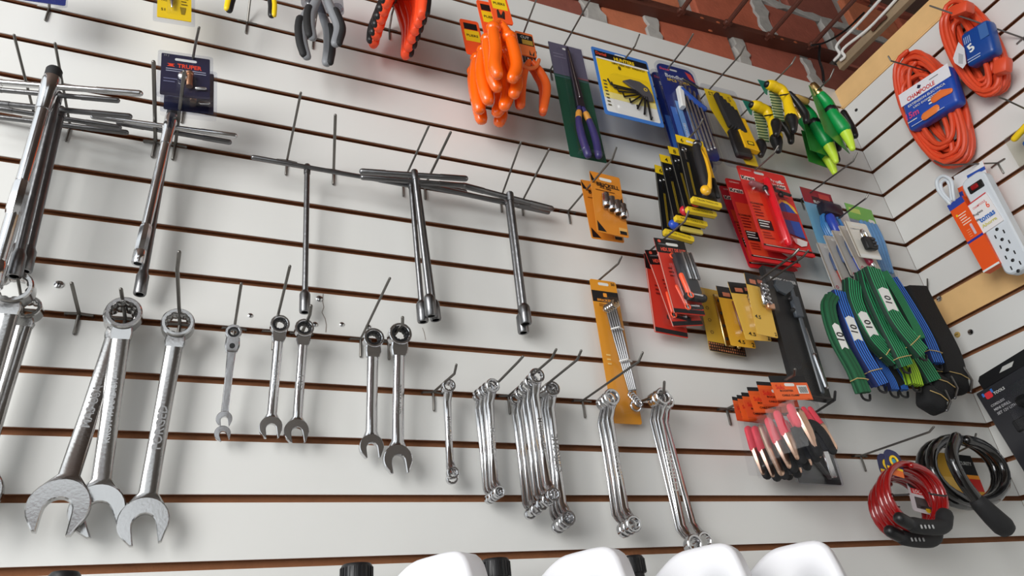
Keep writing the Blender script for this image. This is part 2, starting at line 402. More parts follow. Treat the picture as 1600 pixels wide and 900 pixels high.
# steel beam and bars over the wall
A, B2, C2, D2 = U(924, 1, -.024), U(1247, 85, -.024), U(1075, 16, .02), U(1270, 70, .02)
def lin(P, Q, x): return P.z + (Q.z - P.z) * (x - P.x) / (Q.x - P.x)
beam = MB(); x0, x1 = .35, 2.12
zl0, zl1, zu0, zu1 = lin(A, B2, x0), lin(A, B2, x1), lin(C2, D2, x0), lin(C2, D2, x1)
zl0 = min(zl0, zu0 - .06)
beam.add([(x0, -.02, zl0), (x1, -.02, zl1), (x1, -.02, zu1), (x0, -.02, zu0), (x0, .024, zl0), (x1, .024, zl1), (x1, .024, zu1), (x0, .024, zu0)],
         [(0, 1, 2, 3), (4, 7, 6, 5), (0, 4, 5, 1), (3, 2, 6, 7), (0, 3, 7, 4), (1, 5, 6, 2)])
x2 = -1.65
beam.add([(x2, -.02, zl0), (x0, -.02, zl0), (x0, -.02, zu0), (x2, -.02, zu0), (x2, .024, zl0), (x0, .024, zl0), (x0, .024, zu0), (x2, .024, zu0)],
         [(0, 1, 2, 3), (4, 7, 6, 5), (0, 4, 5, 1), (3, 2, 6, 7), (0, 3, 7, 4), (1, 5, 6, 2)])
tb = thing('steel_beam', 'long rusty brown steel beam running under the clay blocks', 'beam', (x0, 0, zl0)); beam.build('channel', RUST, tb, smooth=False)
bl = MB()
for px, py in ((1097, 28), (1122, 35), (1110, 48), (1208, 57), (1222, 61), (1243, 66)):
    P = U(px, py, .0205); bl.ball(P, .006, 7, (1.6, .5, .8))
bl.build('weld_spot', mat('rust_spots', srgb(170, 92, 58), .7), tb)
ws = ('leftmost', 'second', 'third', 'fourth', 'rightmost')
for i, (px, py) in enumerate(((996, -6), (1065, 17), (1137, 36), (1203, 55), (1269, 70))):
    P = U(px, py, .03)
    rt = thing('ceiling_bar', 'rusty bar meeting the steel beam, %s of the five' % ws[i], 'steel bar', P, 'rusty bars over the beam')
    MB().tube([P + V((0, .02, 0)), P + V((0, -.9, .0))], .0085, 8).build('bar', RUST, rt)
    MB().rbox(P + V((0, .0, 0)), (.03, .02, .016), .003, 1).build('weld', RUST, rt)
P0, P1 = UR(1312, 103, .01), UR(1432, -12, .01)
bt = thing('wooden_batten', 'grey weathered wooden batten above the pine board', 'batten', P0)
MB().box((P0 + P1) / 2, (.022, (P0 - P1).length, .034)).build('strip', mat('weathered_wood', srgb(150, 130, 104), .9, bump=.8, bscale=60, var=.35, vscale=20), bt, smooth=False)
MB().rod([UR(1364, 46, .03), UR(1375, 33, .035), UR(1383, 27, .03)], .007, 6).build('rusty_clamp', RUST, bt)
for i, (ps, lb) in enumerate(((((1380, -6), (1340, 38), (1308, 70), (1312, 84), (1304, 94)), 'white electric cable hung above the batten, left one'), (((1405, -6), (1360, 42), (1318, 76), (1320, 88), (1314, 94)), 'white electric cable lying on the batten, right one'))):
    Q = [UR(x, y, .03) for x, y in ps]; r = thing('electric_cable', lb, 'cable', Q[0], 'white cables under the ceiling')
    MB().rod(smooth_path(Q, 5), .0052, 8).build('sheath', WPAP, r)
Q = [U(1268, 71, .06), U(1290, 66, .07), U(1320, 48, .09), U(1350, 20, .12)]
r = thing('black_wire', 'thin black wire slanting up from the beam end', 'wire', Q[0]); MB().rod(smooth_path(Q), .004, 6).build('sheath', BLACK, r)
Q = [U(1281, 72, .05), U(1280, 92, .04), U(1285, 110, .03), U(1287, 128, .02)]
r = thing('black_wire', 'black wire dropping from the beam to the wall top', 'wire', Q[0]); MB().rod(smooth_path(Q), .005, 6).build('sheath', BLACK, r)
# loose screws in the slats
sl = ('under the left long socket wrenches', 'below the thin wrench, far left one', 'upper one beside the cracked slat', 'lower one beside the cracked slat', 'small one right of the crack', 'last one right of the crack')
for i, (px, py, r_) in enumerate(((92, 445, 7), (391, 493, 4), (499, 467, 5.5), (492, 507, 4.5), (534, 507, 4), (575, 511, 4.5))):
    P = U(px, py, 0); r_ *= mpp(P); o = thing('screw', 'round screw head in the white slat %s' % sl[i], 'screw', P, 'screws in the slats')
    mt = M.Translation(P) @ M.Rotation(PI / 2, 4, 'X')
    MB().lathe([(r_, 0), (r_ * .95, r_ * .25), (r_ * .6, r_ * .5), (.0001, r_ * .55)], mt, 14).build('head', CHROME, o)
    MB().box(P + V((0, -r_ * .55, 0)), (r_, .0006, r_ * .22)).box(P + V((0, -r_ * .55, 0)), (r_ * .22, .0006, r_)).build('cross_slot', BLACK, o)
for i, (px, py) in enumerate(((1338, 172), (1468, 467), (1496, 523), (1517, 519))):
    P = UR(px, py, 0); r_ = .009 if i else .006
    o = thing('screw', 'screw on the right wall %s' % ('near the corner under the pine board', 'in the bare wooden slat', 'brass one below the wooden slat', 'chrome one below the wooden slat')[i], 'screw', P, 'screws in the right wall')
    mt = M.Translation(P) @ M.Rotation(-PI / 2, 4, 'Y')
    MB().lathe([(r_, 0), (r_ * .9, r_ * .3), (.0001, r_ * .55)], mt, 12).build('head', (CHROME, CHROME, paint(190, 160, 90), CHROME)[i] if i else BLACK, o)
    MB().box(P + V((-r_ * .5, 0, 0)), (.0008, r_, r_ * .2)).build('slot', BLACK, o)
Q = [U(x, y, .0004) for x, y in ((505, 459), (504, 470), (506, 480), (503, 488), (508, 498), (510, 508), (509, 519))]
MB().band(Q, (.0012, 0, 0), .0006).build('crack', paint(120, 105, 95), wb)
Q = [U(x, y, .0004) for x, y in ((660, 512), (663, 520), (665, 531))]
MB().band(Q, (.001, 0, 0), .0006).build('crack', paint(130, 115, 105), wb)
# ------------------------------------------------------------------ hooks
def hook(label, pts, right=False, r=.0024, tail=True, m=None):
    fn = UR if right else U
    P = [fn(*q) for q in pts]; o = P[0]
    h = thing('wire_hook', label, 'hook', o, 'wire hooks in the slat walls')
    n = V((-1, 0, 0)) if right else V((0, -1, 0)); s = V((0, 1, 0)) if right else V((1, 0, 0)); z = V((0, 0, 1))
    Q = [P[0] + n * -.004, P[0] + n * .003] + ([P[-1]] if len(P) < 4 else [P[0] * .03 + P[2] * .97, P[2], P[2] * .75 + P[-1] * .25, P[-1]])
    b = MB(); b.rod(Q, r, 8)
    b.build('prong', m or STEEL, h)
    if tail:
        MB().rod([P[0] + n * .003, P[0] + n * .0035 - z * .02, P[0] + n * .003 - z * .036], r, 8).build('tail', m or STEEL, h)
        MB().rod([P[0] + n * -.004 - s * .02, P[0] + n * .0035 - s * .02 - z * .001, P[0] + n * .0045, P[0] + n * .0035 + s * .02 - z * .001, P[0] + n * -.004 + s * .02], r * .9, 8).build('crossbar', m or STEEL, h)
    return h
hook('far left wire hook under the stacked crossbars of socket wrenches', [(56, 188), (42, 120, .11), (22, 55, .206)])
hook('second wire hook from left under the stacked crossbars', [(110, 199), (100, 135, .1), (86, 68, .204)])
hook('thick dark wire hook left of the chrome universal socket wrench', [(243, 224), (241, 160, .1), (240, 97, .21)], r=.0036)
hook('thick dark wire hook right of the chrome universal socket wrench', [(274, 228), (280, 170, .1), (288, 112, .2)], r=.0032)
hook('wire hook running up out of the navy blister packs', [(287, 172), (296, 100, .13), (306, 66, .18), (311, 43, .22)])
hook('wire hook left of the lone thin socket wrench', [(448, 253), (458, 200, .11), (470, 145, .21)])
hook('wire hook right of the lone thin socket wrench', [(521, 268), (522, 230, .09), (524, 180, .17)], r=.003)
hook('wire hook left of the three bundled socket wrenches', [(629, 287), (648, 242, .09), (670, 197, .19)])
hook('wire hook right of the three bundled socket wrenches', [(663, 292), (685, 247, .09), (704, 207, .187)], r=.003)
hook('wire hook left of the paired socket wrenches', [(781, 313), (797, 268, .09), (814, 222, .19)])
hook('wire hook right of the paired socket wrenches', [(814, 318), (835, 275, .09), (858, 233, .188)])
hook('wire hook holding the orange insulated cutters', [(789, 128), (819, 52, .13), (840, -6, .22)])
hook('wire hook holding the green long nose pliers pack', [(859, 111), (886, 70, .105), (924, -4, .25)])
hook('wire hook holding the yellow hex key card', [(945, 133), (977, 95, .1), (992, 72, .15), (999, 54, .175)])
hook('wire hook holding the blue hex key blisters', [(1011, 149), (1047, 108, .1), (1076, 66, .2), (1083, 53, .225)])
hook('wire hook holding the black and yellow key set', [(1083, 168), (1117, 136, .09), (1157, 85, .22), (1164, 71, .245)])
hook('wire hook holding the yellow spray guns', [(1154, 185), (1200, 140, .14), (1237, 100, .235), (1243, 89, .25)])
hook('wire hook holding the green spray nozzles', [(1216, 201), (1270, 150, .15), (1297, 122, .23), (1303, 108, .25)])
hook('wire hook holding the orange socket cards', [(887, 331), (938, 281, .12), (957, 248, .205), (963, 231, .23)])
hook('wire hook holding the yellow and black screwdriver cards', [(1028, 267), (1074, 220, .12), (1092, 199, .18), (1098, 186, .2)])
hook('wire hook holding the red circle cutter cards', [(1150, 292), (1182, 266, .07), (1209, 240, .155), (1216, 228, .175)])
hook('wire hook holding the red headed cable lock pack', [(1250, 313), (1281, 301, .06), (1333, 252, .2), (1339, 239, .22)])
hook('wire hook holding the white padlock cards', [(1286, 359), (1338, 322, .12), (1353, 310, .17), (1357, 303, .18)])
hook('wire hook holding the red folding key cards', [(1006, 400), (1042, 378, .07), (1070, 346, .165), (1076, 330, .185)])
hook('bright wire hook holding the yellow hinge cards', [(1142, 470), (1175, 437, .11), (1240, 398, .225), (1248, 389, .24)], r=.003)
hook('dark wire hook holding the black caliper box', [(1155, 472), (1215, 430, .13), (1255, 401, .225), (1263, 391, .245)])
hook('wire hook holding the orange wrench set card', [(931, 442), (943, 437, .02), (966, 412, .09), (971, 401, .105)])
hook('wire hook holding the jumper clamp bags', [(1134, 640), (1222, 598, .15), (1241, 586, .195), (1242, 577, .21)], r=.003)
hook('black wire hook bent beside the bags under the caliper', [(1268, 648), (1290, 634, .09), (1304, 625, .14), (1305, 612, .15)], m=BLACK, r=.003)
hook('wire hook holding the red cable locks', [(1343, 713), (1400, 697, .1), (1452, 675, .19), (1459, 667, .205)])
hook('wire hook inside the black cable lock coil', [(1475, 717), (1505, 708, .05), (1521, 694, .09), (1525, 678, .1)])
hook('short wire hook at the left edge holding wrenches', [(37, 486), (33, 460, .06), (28, 436, .1)])
hook('bare wire hook left of the crossed combination wrenches', [(124, 492), (117, 470, .06), (112, 443, .105)], r=.003)
hook('short wire hook holding the two crossed combination wrenches', [(196, 500), (193, 476, .06), (189, 452, .1)], r=.003)
hook('long wire hook holding the single combination wrench', [(281, 508), (280, 450, .12), (277, 420, .19), (280, 394, .23)], r=.003)
hook('wire hook holding the flex head ratchet wrench', [(366, 514), (370, 480, .07), (377, 443, .16)])
hook('long wire hook holding the left of two slim ratchet wrenches', [(428, 519), (440, 470, .11), (453, 416, .23)])
hook('short wire hook holding the right of two slim ratchet wrenches', [(471, 522), (477, 506, .05), (484, 492, .085), (486, 478, .105)], r=.003)
hook('long wire hook holding the left of two thick ratchet wrenches', [(563, 531), (585, 487, .11), (609, 435, .23)])
hook('short wire hook holding the right of two thick ratchet wrenches', [(607, 535), (622, 517, .06), (629, 507, .09), (629, 496, .1)], r=.003)
hook('wire hook holding the pair of smallest offset wrenches', [(676, 614), (702, 598, .07), (710, 584, .11), (713, 570, .13)])
hook('wire hook holding the second bunch of offset wrenches', [(758, 618), (775, 600, .06), (810, 565, .16), (817, 557, .18)])
hook('wire hook holding the big middle bunch of offset wrenches', [(793, 620), (835, 586, .11), (862, 560, .19), (869, 546, .215)])
hook('wire hook holding the fourth bunch of offset wrenches', [(828, 622), (862, 606, .08), (902, 562, .2), (908, 548, .22)])
hook('wire hook holding the offset wrenches under the orange card', [(909, 627), (955, 612, .1), (998, 565, .22), (1004, 551, .235)])
hook('short curled wire hook holding the largest offset wrenches', [(990, 632), (1025, 622, .07), (1037, 614, .1), (1038, 597, .115)], r=.003)
hook('wire hook holding the far right orange extension cord', [(1600, 60, 0), (1500, 28, .11), (1453, 9, .17)], right=True)
hook('wire hook holding the orange cord marked 15m', [(1480, 120, 0), (1418, 105, .11), (1392, 95, .16), (1388, 88, .165)], right=True)
hook('bare wire hook below the far right extension cord', [(1640, 188, 0), (1600, 171, .06), (1570, 155, .11), (1561, 152, .125)], right=True)
hook('wire hook over the power strip', [(1560, 255, 0), (1502, 266, .1), (1475, 258, .15), (1460, 251, .18)], right=True)
hook('small wire hook at the corner above the black straps', [(1448, 458, 0), (1446, 448, .02), (1449, 436, .03)], tail=False)

def hook_to(label, P, L):                # a straight hook from the nearest groove out to a thing hung near point P
    zk = H + .1 * round((P.z - H - .02) / .1); h = thing('wire_hook', label, 'hook', (P.x, 0, zk), 'wire hooks in the slat walls')
    B = V((P.x, 0, zk))
    MB().rod([B + V((0, .004, 0)), B + V((0, -.004, 0)), V((P.x, -.03, P.z)), V((P.x, P.y, P.z)), V((P.x, -L, P.z + .01))], .0026, 8).build('prong', STEEL, h)
    MB().rod([B + V((0, -.003, 0)), B + V((0, -.003, -.036))], .0024, 8).build('tail', STEEL, h)
    MB().rod([B + V((-.02, -.003, 0)), B + V((.02, -.003, 0))], .0022, 8).build('crossbar', STEEL, h)
hook_to('wire hook above the blue pack at the top left edge', U(69, -58, .1), .16)
hook_to('wire hook above the yellow bit card', U(273, -53, .1), .16)
hook_to('wire hook above the yellow and black pliers', U(395, -42, .1), .16)
hook_to('wire hook above the grey pliers', U(503, -20, .12), .19)
hook_to('wire hook above the stacked orange and black pliers', U(634, -50, .17), .24)
hook_to('wire hook above the big orange insulated bunch', U(778, 12, .18), .25)
# ------------------------------------------------------------------ wrenches
def frame(T, B, yaw=0, right=False):
    z = (T - B).normalized(); n = V((1, 0, 0)) if right else V((0, 1, 0))
    x = n.cross(z).normalized(); y = z.cross(x)
    R = M((x, y, z)).transposed()
    return R @ M.Rotation(yaw, 3, 'Z')
def arc(cx, cz, r, a0, a1, n):
    return [(cx + r * math.cos(math.radians(a0 + (a1 - a0) * i / n)), cz + r * math.sin(math.radians(a0 + (a1 - a0) * i / n))) for i in range(n + 1)]
def jaw_outline(cz, R, s, tilt, depth=.0):
    s = min(s, R * .46)
    pts = [(s, -R * 1.02), (s + R * .14, -R * 1.0)] + arc(0, 0, R, -38, 218, 20) + [(-s - R * .14, -R * .9), (-s, -R * .92)]
    pts += [(-s, -R * .25)] + arc(0, -R * .16, s * .98, 165, 15, 7) + [(s, -R * .25)]
    c, q = math.cos(math.radians(tilt)), math.sin(math.radians(tilt))
    return [(x * c - z * q, x * q + z * c + cz) for x, z in pts]
def combo(label, T, B, ro, sw, R, open_, th, m=None, ratchet=False, tilt=15, group=None, marks=(), yaw=0, ri=.68, name='combination_wrench'):
    m = m or CHROMER; L = (T - B).length
    t = thing(name, label, 'wrench', T, group, frame(T, B, yaw))
    if ratchet:
        b = MB().ring((0, 0, 0), ro, ro * .74, th * 2.1, 36, .1); b.build('ring_head', m, t)
        MB().ring((0, 0, 0), ro * .75, ro * .5, th * 1.9, 36, .1, star=.12).build('ratchet_gear', BLACK, t)
        MB().loft([((0, 0, -ro * .8), ro * .72, th * .75), ((0, 0, -ro * 1.35), ro * .75, th * .75), ((0, 0, -ro * 1.9), sw * .62, th * .52)]).build('neck', m, t)
        z0 = -ro * 1.75
    else:
        MB().ring((0, 0, 0), ro, ro * ri, th * 2.5, 36, .12, star=.1).build('ring_head', m, t)
        MB().loft([((0, 0, -ro * .82), ro * .55, th * .7), ((0, 0, -ro * 1.25), sw * .62, th * .62), ((0, 0, -ro * 1.6), sw * .54, th * .5)]).build('neck', m, t)
        z0 = -ro * 1.45
    z1 = -L + R * .75
    b = MB().loft([((0, 0, z0), sw * .53, th * .5), ((0, 0, z0 * .5 + z1 * .5), sw * .5, th * .45), ((0, 0, z1 + sw * .6), sw * .53, th * .5), ((0, 0, z1), R * .7, th * .55)], ch=.95 if ratchet else .6)
    b.build('shank', m, t, ang=75 if ratchet else 50)
    MB().prism(jaw_outline(-L, R, open_, tilt), -th * .62, th * .62, cham=min(th * .2, R * .045)).build('open_jaw', m, t)
    for s, f, wd in marks:
        zz = z0 + (z1 - z0) * f; text(s, t, (0, -th * .47, zz), wd, m, PI / 2 if len(s) > 3 else PI / 2, None, 'stamped_lettering')
    return t
G1 = 'large combination wrenches'
def PX(px, py, d, n): return n * mpp(U(px, py, d))
def wr(label, top, bot, ro, sw, R, op, th, **k):
    T, B = U(*top), U(*bot); q = mpp((T + B) / 2); qt = mpp(T); qb = mpp(B)
    return combo(label, T, B, ro * qt, sw * q, R * qb, op * qb, th, **k)
wr('front combination wrench hung at the left edge, jaw out of frame', (22, 452, .075), (-72, 790, .06), 28, 30, 48, 24, .011, group=G1, marks=(('VANADIUM', .45, .09), ('27', .12, .014)))
wr('rear combination wrench hung at the left edge, half hidden', (45, 484, .035), (-42, 770, .03), 19, 23, 40, 20, .010, group=G1)
wr('combination wrench swung left, rear of the crossed pair', (190, 497, .03), (92, 792, .052), 25, 27, 44, 24, .0105, group=G1, tilt=2, marks=(('MAS USA', .5, .07), ('24', .16, .012)))
wr('combination wrench hanging straight, front of the crossed pair', (194, 492, .058), (152, 797, .026), 26, 26, 40, 22, .0105, group=G1, tilt=22, marks=(('KROM VANADIUM', .5, .1), ('24', .12, .013)))
wr('single combination wrench stamped 25 right of the crossed pair', (278, 508, .04), (224, 815, .03), 24, 25, 37, 21, .0105, group=G1, tilt=14, marks=(('FORGED', .55, .07), ('25', .14, .012), ('25', .9, .012)))
G2 = 'ratchet combination wrenches'
wr('slim ratchet wrench, left of the middle pair', (437, 508, .06), (423, 668, .035), 14.5, 14, 17.5, 9, .0085, m=CHROME, ratchet=True, group=G2, tilt=10, marks=(('CR-V DRIVE', .45, .05), ('10', .12, .007)), name='ratchet_wrench')
wr('dark slim ratchet wrench, right of the middle pair', (475, 514, .05), (463, 674, .03), 14.5, 14, 19, 9.5, .0085, m=CHROME, ratchet=True, group=G2, tilt=12, marks=(('CR-V', .5, .03), ('12', .15, .006)), name='ratchet_wrench')
wr('thick ratchet wrench, left of the pair by the slat screws', (583, 530, .045), (580, 698, .03), 16, 17, 19, 9, .0095, m=CHROME, ratchet=True, group=G2, tilt=8, marks=(('V', .1, .008),), name='ratchet_wrench')
wr('thickest ratchet wrench, right of the pair by the slat screws', (624, 524, .055), (621, 718, .035), 18, 18, 23, 11.5, .0105, m=CHROME, ratchet=True, group=G2, tilt=10, marks=(('CR-V STEEL', .5, .055), ('17', .1, .008)), name='ratchet_wrench')
# flex head ratchet wrench
T, B = U(365, 520, .06), U(350, 655, .035); q = mpp(T); L = (T - B).length
t = thing('flex_ratchet_wrench', 'small flex head ratchet wrench hung left of the slim ratchet pair', 'wrench', T, None, frame(T, B))
MB().ring((0, 0, 0), 12 * q, 8 * q, .015, 30, .1).build('ring_head', CHROME, t)
MB().ring((0, 0, 0), 8.2 * q, 5 * q, .013, 30, .1).build('ratchet_gear', BLACK, t)
MB().loft([((0, 0, -9 * q), 10 * q, .007), ((0, 0, -22 * q), 11 * q, .0075), ((0, 0, -32 * q), 8 * q, .005)]).build('hinge_block', CHROME, t)
MB().lathe([(.0045, -.009), (.0045, .009)], M.Translation((0, 0, -23 * q)) @ M.Rotation(PI / 2, 4, 'X'), 12).build('hinge_pin', BLACK, t)
MB().loft([((0, 0, -29 * q), 6.5 * q, .004), ((0, 0, -L * .55), 5.5 * q, .0035), ((0, 0, -L + 8 * q), 5.5 * q, .004)], ch=.5).build('shank', CHROME, t)
MB().prism(jaw_outline(-L, 11.5 * q, 5 * q, 10), -.005, .005, cham=.0006).build('open_jaw', CHROME, t)
MB().prism(jaw_outline(-L - 21 * q, 11.5 * q, 5 * q, 25), -.001, .008, cham=.0006).build('second_jaw', CHROME, t)
# offset ring wrenches
def offset_wrench(label, top, bot, r1, r2, sw, off, group, th=.007, m=None, mark=None, twist=0):
    m = m or CHROME
    T, B = U(*top), U(*bot); q1, q2 = mpp(T), mpp(B); a, b_ = r1 * q1, r2 * q2; sw = sw * (q1 + q2) / 2; L = (T - B).length
    t = thing('offset_ring_wrench', label, 'wrench', T, group, frame(T, B) @ M.Rotation(twist, 3, 'Z'))
    MB().ring((0, 0, 0), a, a * .64, th * 1.6, 30, .12, star=.1).build('ring', m, t)
    MB().ring((0, 0, -L), b_, b_ * .64, th * 1.6, 30, .12, star=.1).build('ring', m, t)
    MB().loft([((0, .001, -a * .8), a * .6, th * .55), ((0, off * .45, -a * 1.25), sw * .6, th * .5), ((0, off, -a * 2.2), sw * .55, th * .45), ((0, off, -L * .5), sw * .45, th * .38),
               ((0, off, -L + b_ * 2.2), sw * .55, th * .45), ((0, off * .45, -L + b_ * 1.25), sw * .6, th * .5), ((0, .001, -L + b_ * .8), b_ * .6, th * .55)], ch=.9).build('shank', m, t, ang=70)
    if mark: text(mark, t, (0, off - th * .42, -L * .5), L * .3, m, PI / 2, None, 'stamped_lettering')
    return t
GO = 'offset ring wrenches in bunches'
def bunch(desc, front, n, step, bstep, r1, r2, sw, off, mk):
    top, bot = front
    names = {2: ('front', 'rear'), 3: ('front', 'middle', 'rear'), 4: ('front', 'second', 'third', 'rearmost'), 5: ('front', 'second', 'third', 'fourth', 'rearmost')}[n]
    for i in range(n):
        T = (top[0] + step[0] * i, top[1] + step[1] * i, top[2] + step[2] * i); B = (bot[0] + bstep[0] * i, bot[1] + bstep[1] * i, bot[2] + step[2] * i * .8)
        s = 1 - .05 * i
        offset_wrench('%s offset ring wrench of %s' % (names[i], desc), T, B, r1 * s, r2 * s, sw * s, off, GO, mark=mk if i == 0 else None, twist=random.uniform(-.12, .12))
bunch('the leftmost bunch, two short ones', ((701, 603, .06), (707, 739, .045)), 2, (-2, 4, -.02), (-1, 9, 0), 10.5, 9.5, 11, .012, 'VANADIUM')
bunch('the second bunch, four short ones', ((769, 603, .075), (779, 769, .06)), 4, (-7, 5, -.015), (-4.5, 3.5, 0), 11.5, 9.5, 11.5, .014, 'CHROME')
bunch('the middle bunch, five nested ones', ((838, 588, .115), (864, 773, .1)), 5, (-8, 9, -.02), (-9, 7.5, 0), 12.5, 11, 12, .017, 'VANADIUM')
bunch('the fourth bunch, dark four by the middle ones', ((862, 608, .075), (887, 810, .062)), 4, (-4, 2, -.014), (-5, 4.5, 0), 12.5, 12, 13, .017, 'CHROME')
bunch('the bunch under the orange card, three', ((955, 621, .085), (989, 819, .075)), 3, (-6, 5, -.018), (-7, 4.5, 0), 13.5, 13, 12.5, .02, 'VANADIUM')
bunch('the longest bunch, behind the white jugs', ((1035, 620, .085), (1084, 850, .075)), 3, (-6, 3, -.02), (-2, 2, 0), 14, 14.5, 12.5, .022, 'CHROME')
offset_wrench('extra offset ring wrench on the right of the longest bunch', (1040, 626, .055), (1100, 845, .05), 14, 14, 12, .02, GO)
# ------------------------------------------------------------------ T-handle socket wrenches
def twrench(label, hub, bot, bar, r, rs, rb, m=None, hubcap=False, joint=None, group='T-handle socket wrenches', slen=.045):
    m = m or DCHROME
    P, B = U(*hub), U(*bot); q = mpp(P); q2 = mpp(B)
    t = thing('t_handle_wrench', label, 'wrench', B, group)
    r *= q; rs *= q2; rb *= q
    ax = (P - B).normalized(); S0 = B + ax * slen
    MB().tube([P, S0], r, 12).build('shaft', m, t)
    mt = M.Translation(B) @ ax.to_track_quat('Z', 'Y').to_matrix().to_4x4()
    MB().lathe([(rs * .62, .012), (rs * .62, 0), (rs * .9, -.0005), (rs, .002), (rs, slen * .8), (rs * .8, slen * .92), (r, slen)], mt, 18).build('socket', m, t)
    MB().lathe([(.0001, .006), (rs * .62, .006), (rs * .6, .0075)], mt, 6).build('socket_mouth', BLACK, t)
    E0, E1 = UZ(*bar[0], P.z), UZ(*bar[1], P.z)
    MB().rod([E0, E0 + (E1 - E0) * .22, E0 + (E1 - E0) * .221, E1 - (E1 - E0) * .25, E1 - (E1 - E0) * .249, E1], [rb, rb, rb * .9, rb * .9, rb, rb], 12).build('crossbar', m, t)
    if hubcap:
        MB().lathe([(r * 1.15, -.05), (r * 1.25, -.02), (r * 1.35, -.012), (r * 1.35, .012), (r * 1.2, .02)], M.Translation(P) @ ax.to_track_quat('Z', 'Y').to_matrix().to_4x4(), 18).build('hub', CHROME, t)
        MB().lathe([(r * 1.22, .018), (r * 1.22, .034), (r * 1.0, .038)], M.Translation(P) @ ax.to_track_quat('Z', 'Y').to_matrix().to_4x4(), 18).build('hub_cap', BLACKR, t)
    else:
        MB().lathe([(r * 1.2, -.012), (r * 1.25, .008), (r * .9, .011)], M.Translation(P) @ ax.to_track_quat('Z', 'Y').to_matrix().to_4x4(), 14).build('weld', m, t)
    if joint:
        J = P + (B - P) * joint
        MB().lathe([(r, .035), (rs * 1.0, .028), (rs * 1.02, 0), (rs * .98, -.02), (r, -.028)], M.Translation(J) @ ax.to_track_quat('Z', 'Y').to_matrix().to_4x4(), 8).build('universal_joint', CHROME, t)
    return t
twrench('big chrome T-handle wrench with black cap, far left stack', (78, 135, .16), (-12, 450, .12), ((-60, 124), (218, 146)), 9.5, 13, 5.5, CHROME, True, .6)
twrench('T-handle wrench behind the big capped one, left stack', (88, 152, .12), (22, 432, .1), ((-50, 136), (183, 157)), 7, 11, 4.5)
twrench('rear T-handle wrench of the left stack, rightmost shaft', (94, 176, .085), (38, 424, .075), ((-40, 158), (202, 182)), 7, 11, 5)
twrench('T-handle wrench of the left stack with low crossbar', (86, 186, .05), (16, 420, .045), ((-30, 165), (186, 199)), 6, 10, 4.5)
twrench('T-handle wrench of the left stack on the lowest crossbar', (76, 188, .028), (4, 420, .03), ((-60, 176), (197, 207)), 6, 10, 4.5)
twrench('chrome universal joint T-handle wrench with black cap', (266, 193, .075), (215, 412, .06), ((146, 182), (367, 212)), 7, 9.5, 4.5, CHROME, True, .86, slen=.03)
twrench('T-handle wrench behind the chrome universal joint one', (264, 203, .04), (218, 460, .035), ((186, 192), (358, 222)), 6, 9.5, 4.5)
twrench('lone thin T-handle wrench left of the three bundled ones', (480, 264, .05), (476, 488, .03), ((396, 246), (652, 292)), 4.2, 8.5, 4)
twrench('front T-handle wrench of the three bundled ones', (648, 273, .11), (674, 494, .06), ((566, 268), (727, 279)), 4.5, 9.5, 5)
twrench('left rear T-handle wrench of the three bundled ones', (642, 286, .07), (661, 503, .04), ((567, 277), (724, 290)), 4.2, 9, 4.5)
twrench('right rear T-handle wrench of the three bundled ones', (652, 284, .045), (681, 500, .025), ((600, 272), (726, 300)), 4, 9, 4.5)
twrench('front T-handle wrench of the right pair', (797, 307, .075), (822, 506, .05), ((724, 290), (861, 326)), 4.8, 9.5, 5)
twrench('rear T-handle wrench of the right pair', (793, 314, .04), (818, 520, .025), ((655, 288), (856, 331)), 4.3, 9, 4.5)
# ------------------------------------------------------------------ carded goods on the back wall
def P3(c, u, v, y=.002): x, z = c.p(u, v); return V((x, -y, z))
CLEAR = clear_mat('clear_plastic', (.97, .97, .98))
YEL = paint(248, 208, 30, .4); ORG = paint(255, 104, 26, .35); RED = paint(214, 36, 40, .4); REDD = paint(190, 28, 36, .4)
NAVY = paint(32, 34, 62, .4); BLUE = paint(34, 76, 160, .4); BLUED = paint(28, 46, 118, .4); SIL = mat('bright_tool_steel', (.7, .7, .7), .25, 1)
GREY = paint(130, 132, 136, .45); DGRN = paint(26, 72, 54, .45)
def clearpack(c, t=.004, r=.06, over=.04):
    o = rrect(-c.w * (.5 + over), -c.h * (1 + over * .6), c.w * (.5 + over), c.h * over * .5, r * c.w)
    return MB().prism(o, -.0032, .003).build('clear_shell', clear_mat('shell_plastic', (.9, .91, .94), .06, .1), c.root)
# blue blister cut by the top edge
c = Card('blister_pack', 'blue blister pack cut off by the top left edge', 'pack', ((33, -70), (105, -55), (36, -2), (105, 11)), .1)
c.board(BLUED, hole=None); clearpack(c); c.panel('print', .1, .1, .9, .7, BLUE); c.blister(.1, .2, .9, .95, .012)
# yellow card with a screwdriver bit
c = Card('bit_card', 'yellow carded screwdriver bit in clear plastic at the top edge', 'pack', ((247, -62), (300, -52), (246, 26), (298, 34)), .1)
c.board(YEL, hole=None, r=.03); clearpack(c, over=.11)
MB().rod([P3(c, .42, -.1, .007), P3(c, .42, .72, .007)], .0045, 12).build('bit_body', NAVY, c.root)
MB().rod([P3(c, .42, .72, .007), P3(c, .43, .84, .007)], [.0042, .002], 8).build('bit_tip', SIL, c.root)
c.text('PH2', .2, .7, .16, BLACK); c.text('S1', .17, .86, .12, BLACK)
c.lines(.7, .9, .62, .05, 3, paint(120, 100, 20)); c.panel('tip_drawing', 0, 0, 1, 1, paint(150, 126, 30), out=((.66, .78), (.84, .78), (.8, .9), (.7, .9)))
c.blister(.28, .1, .6, .92, .014)
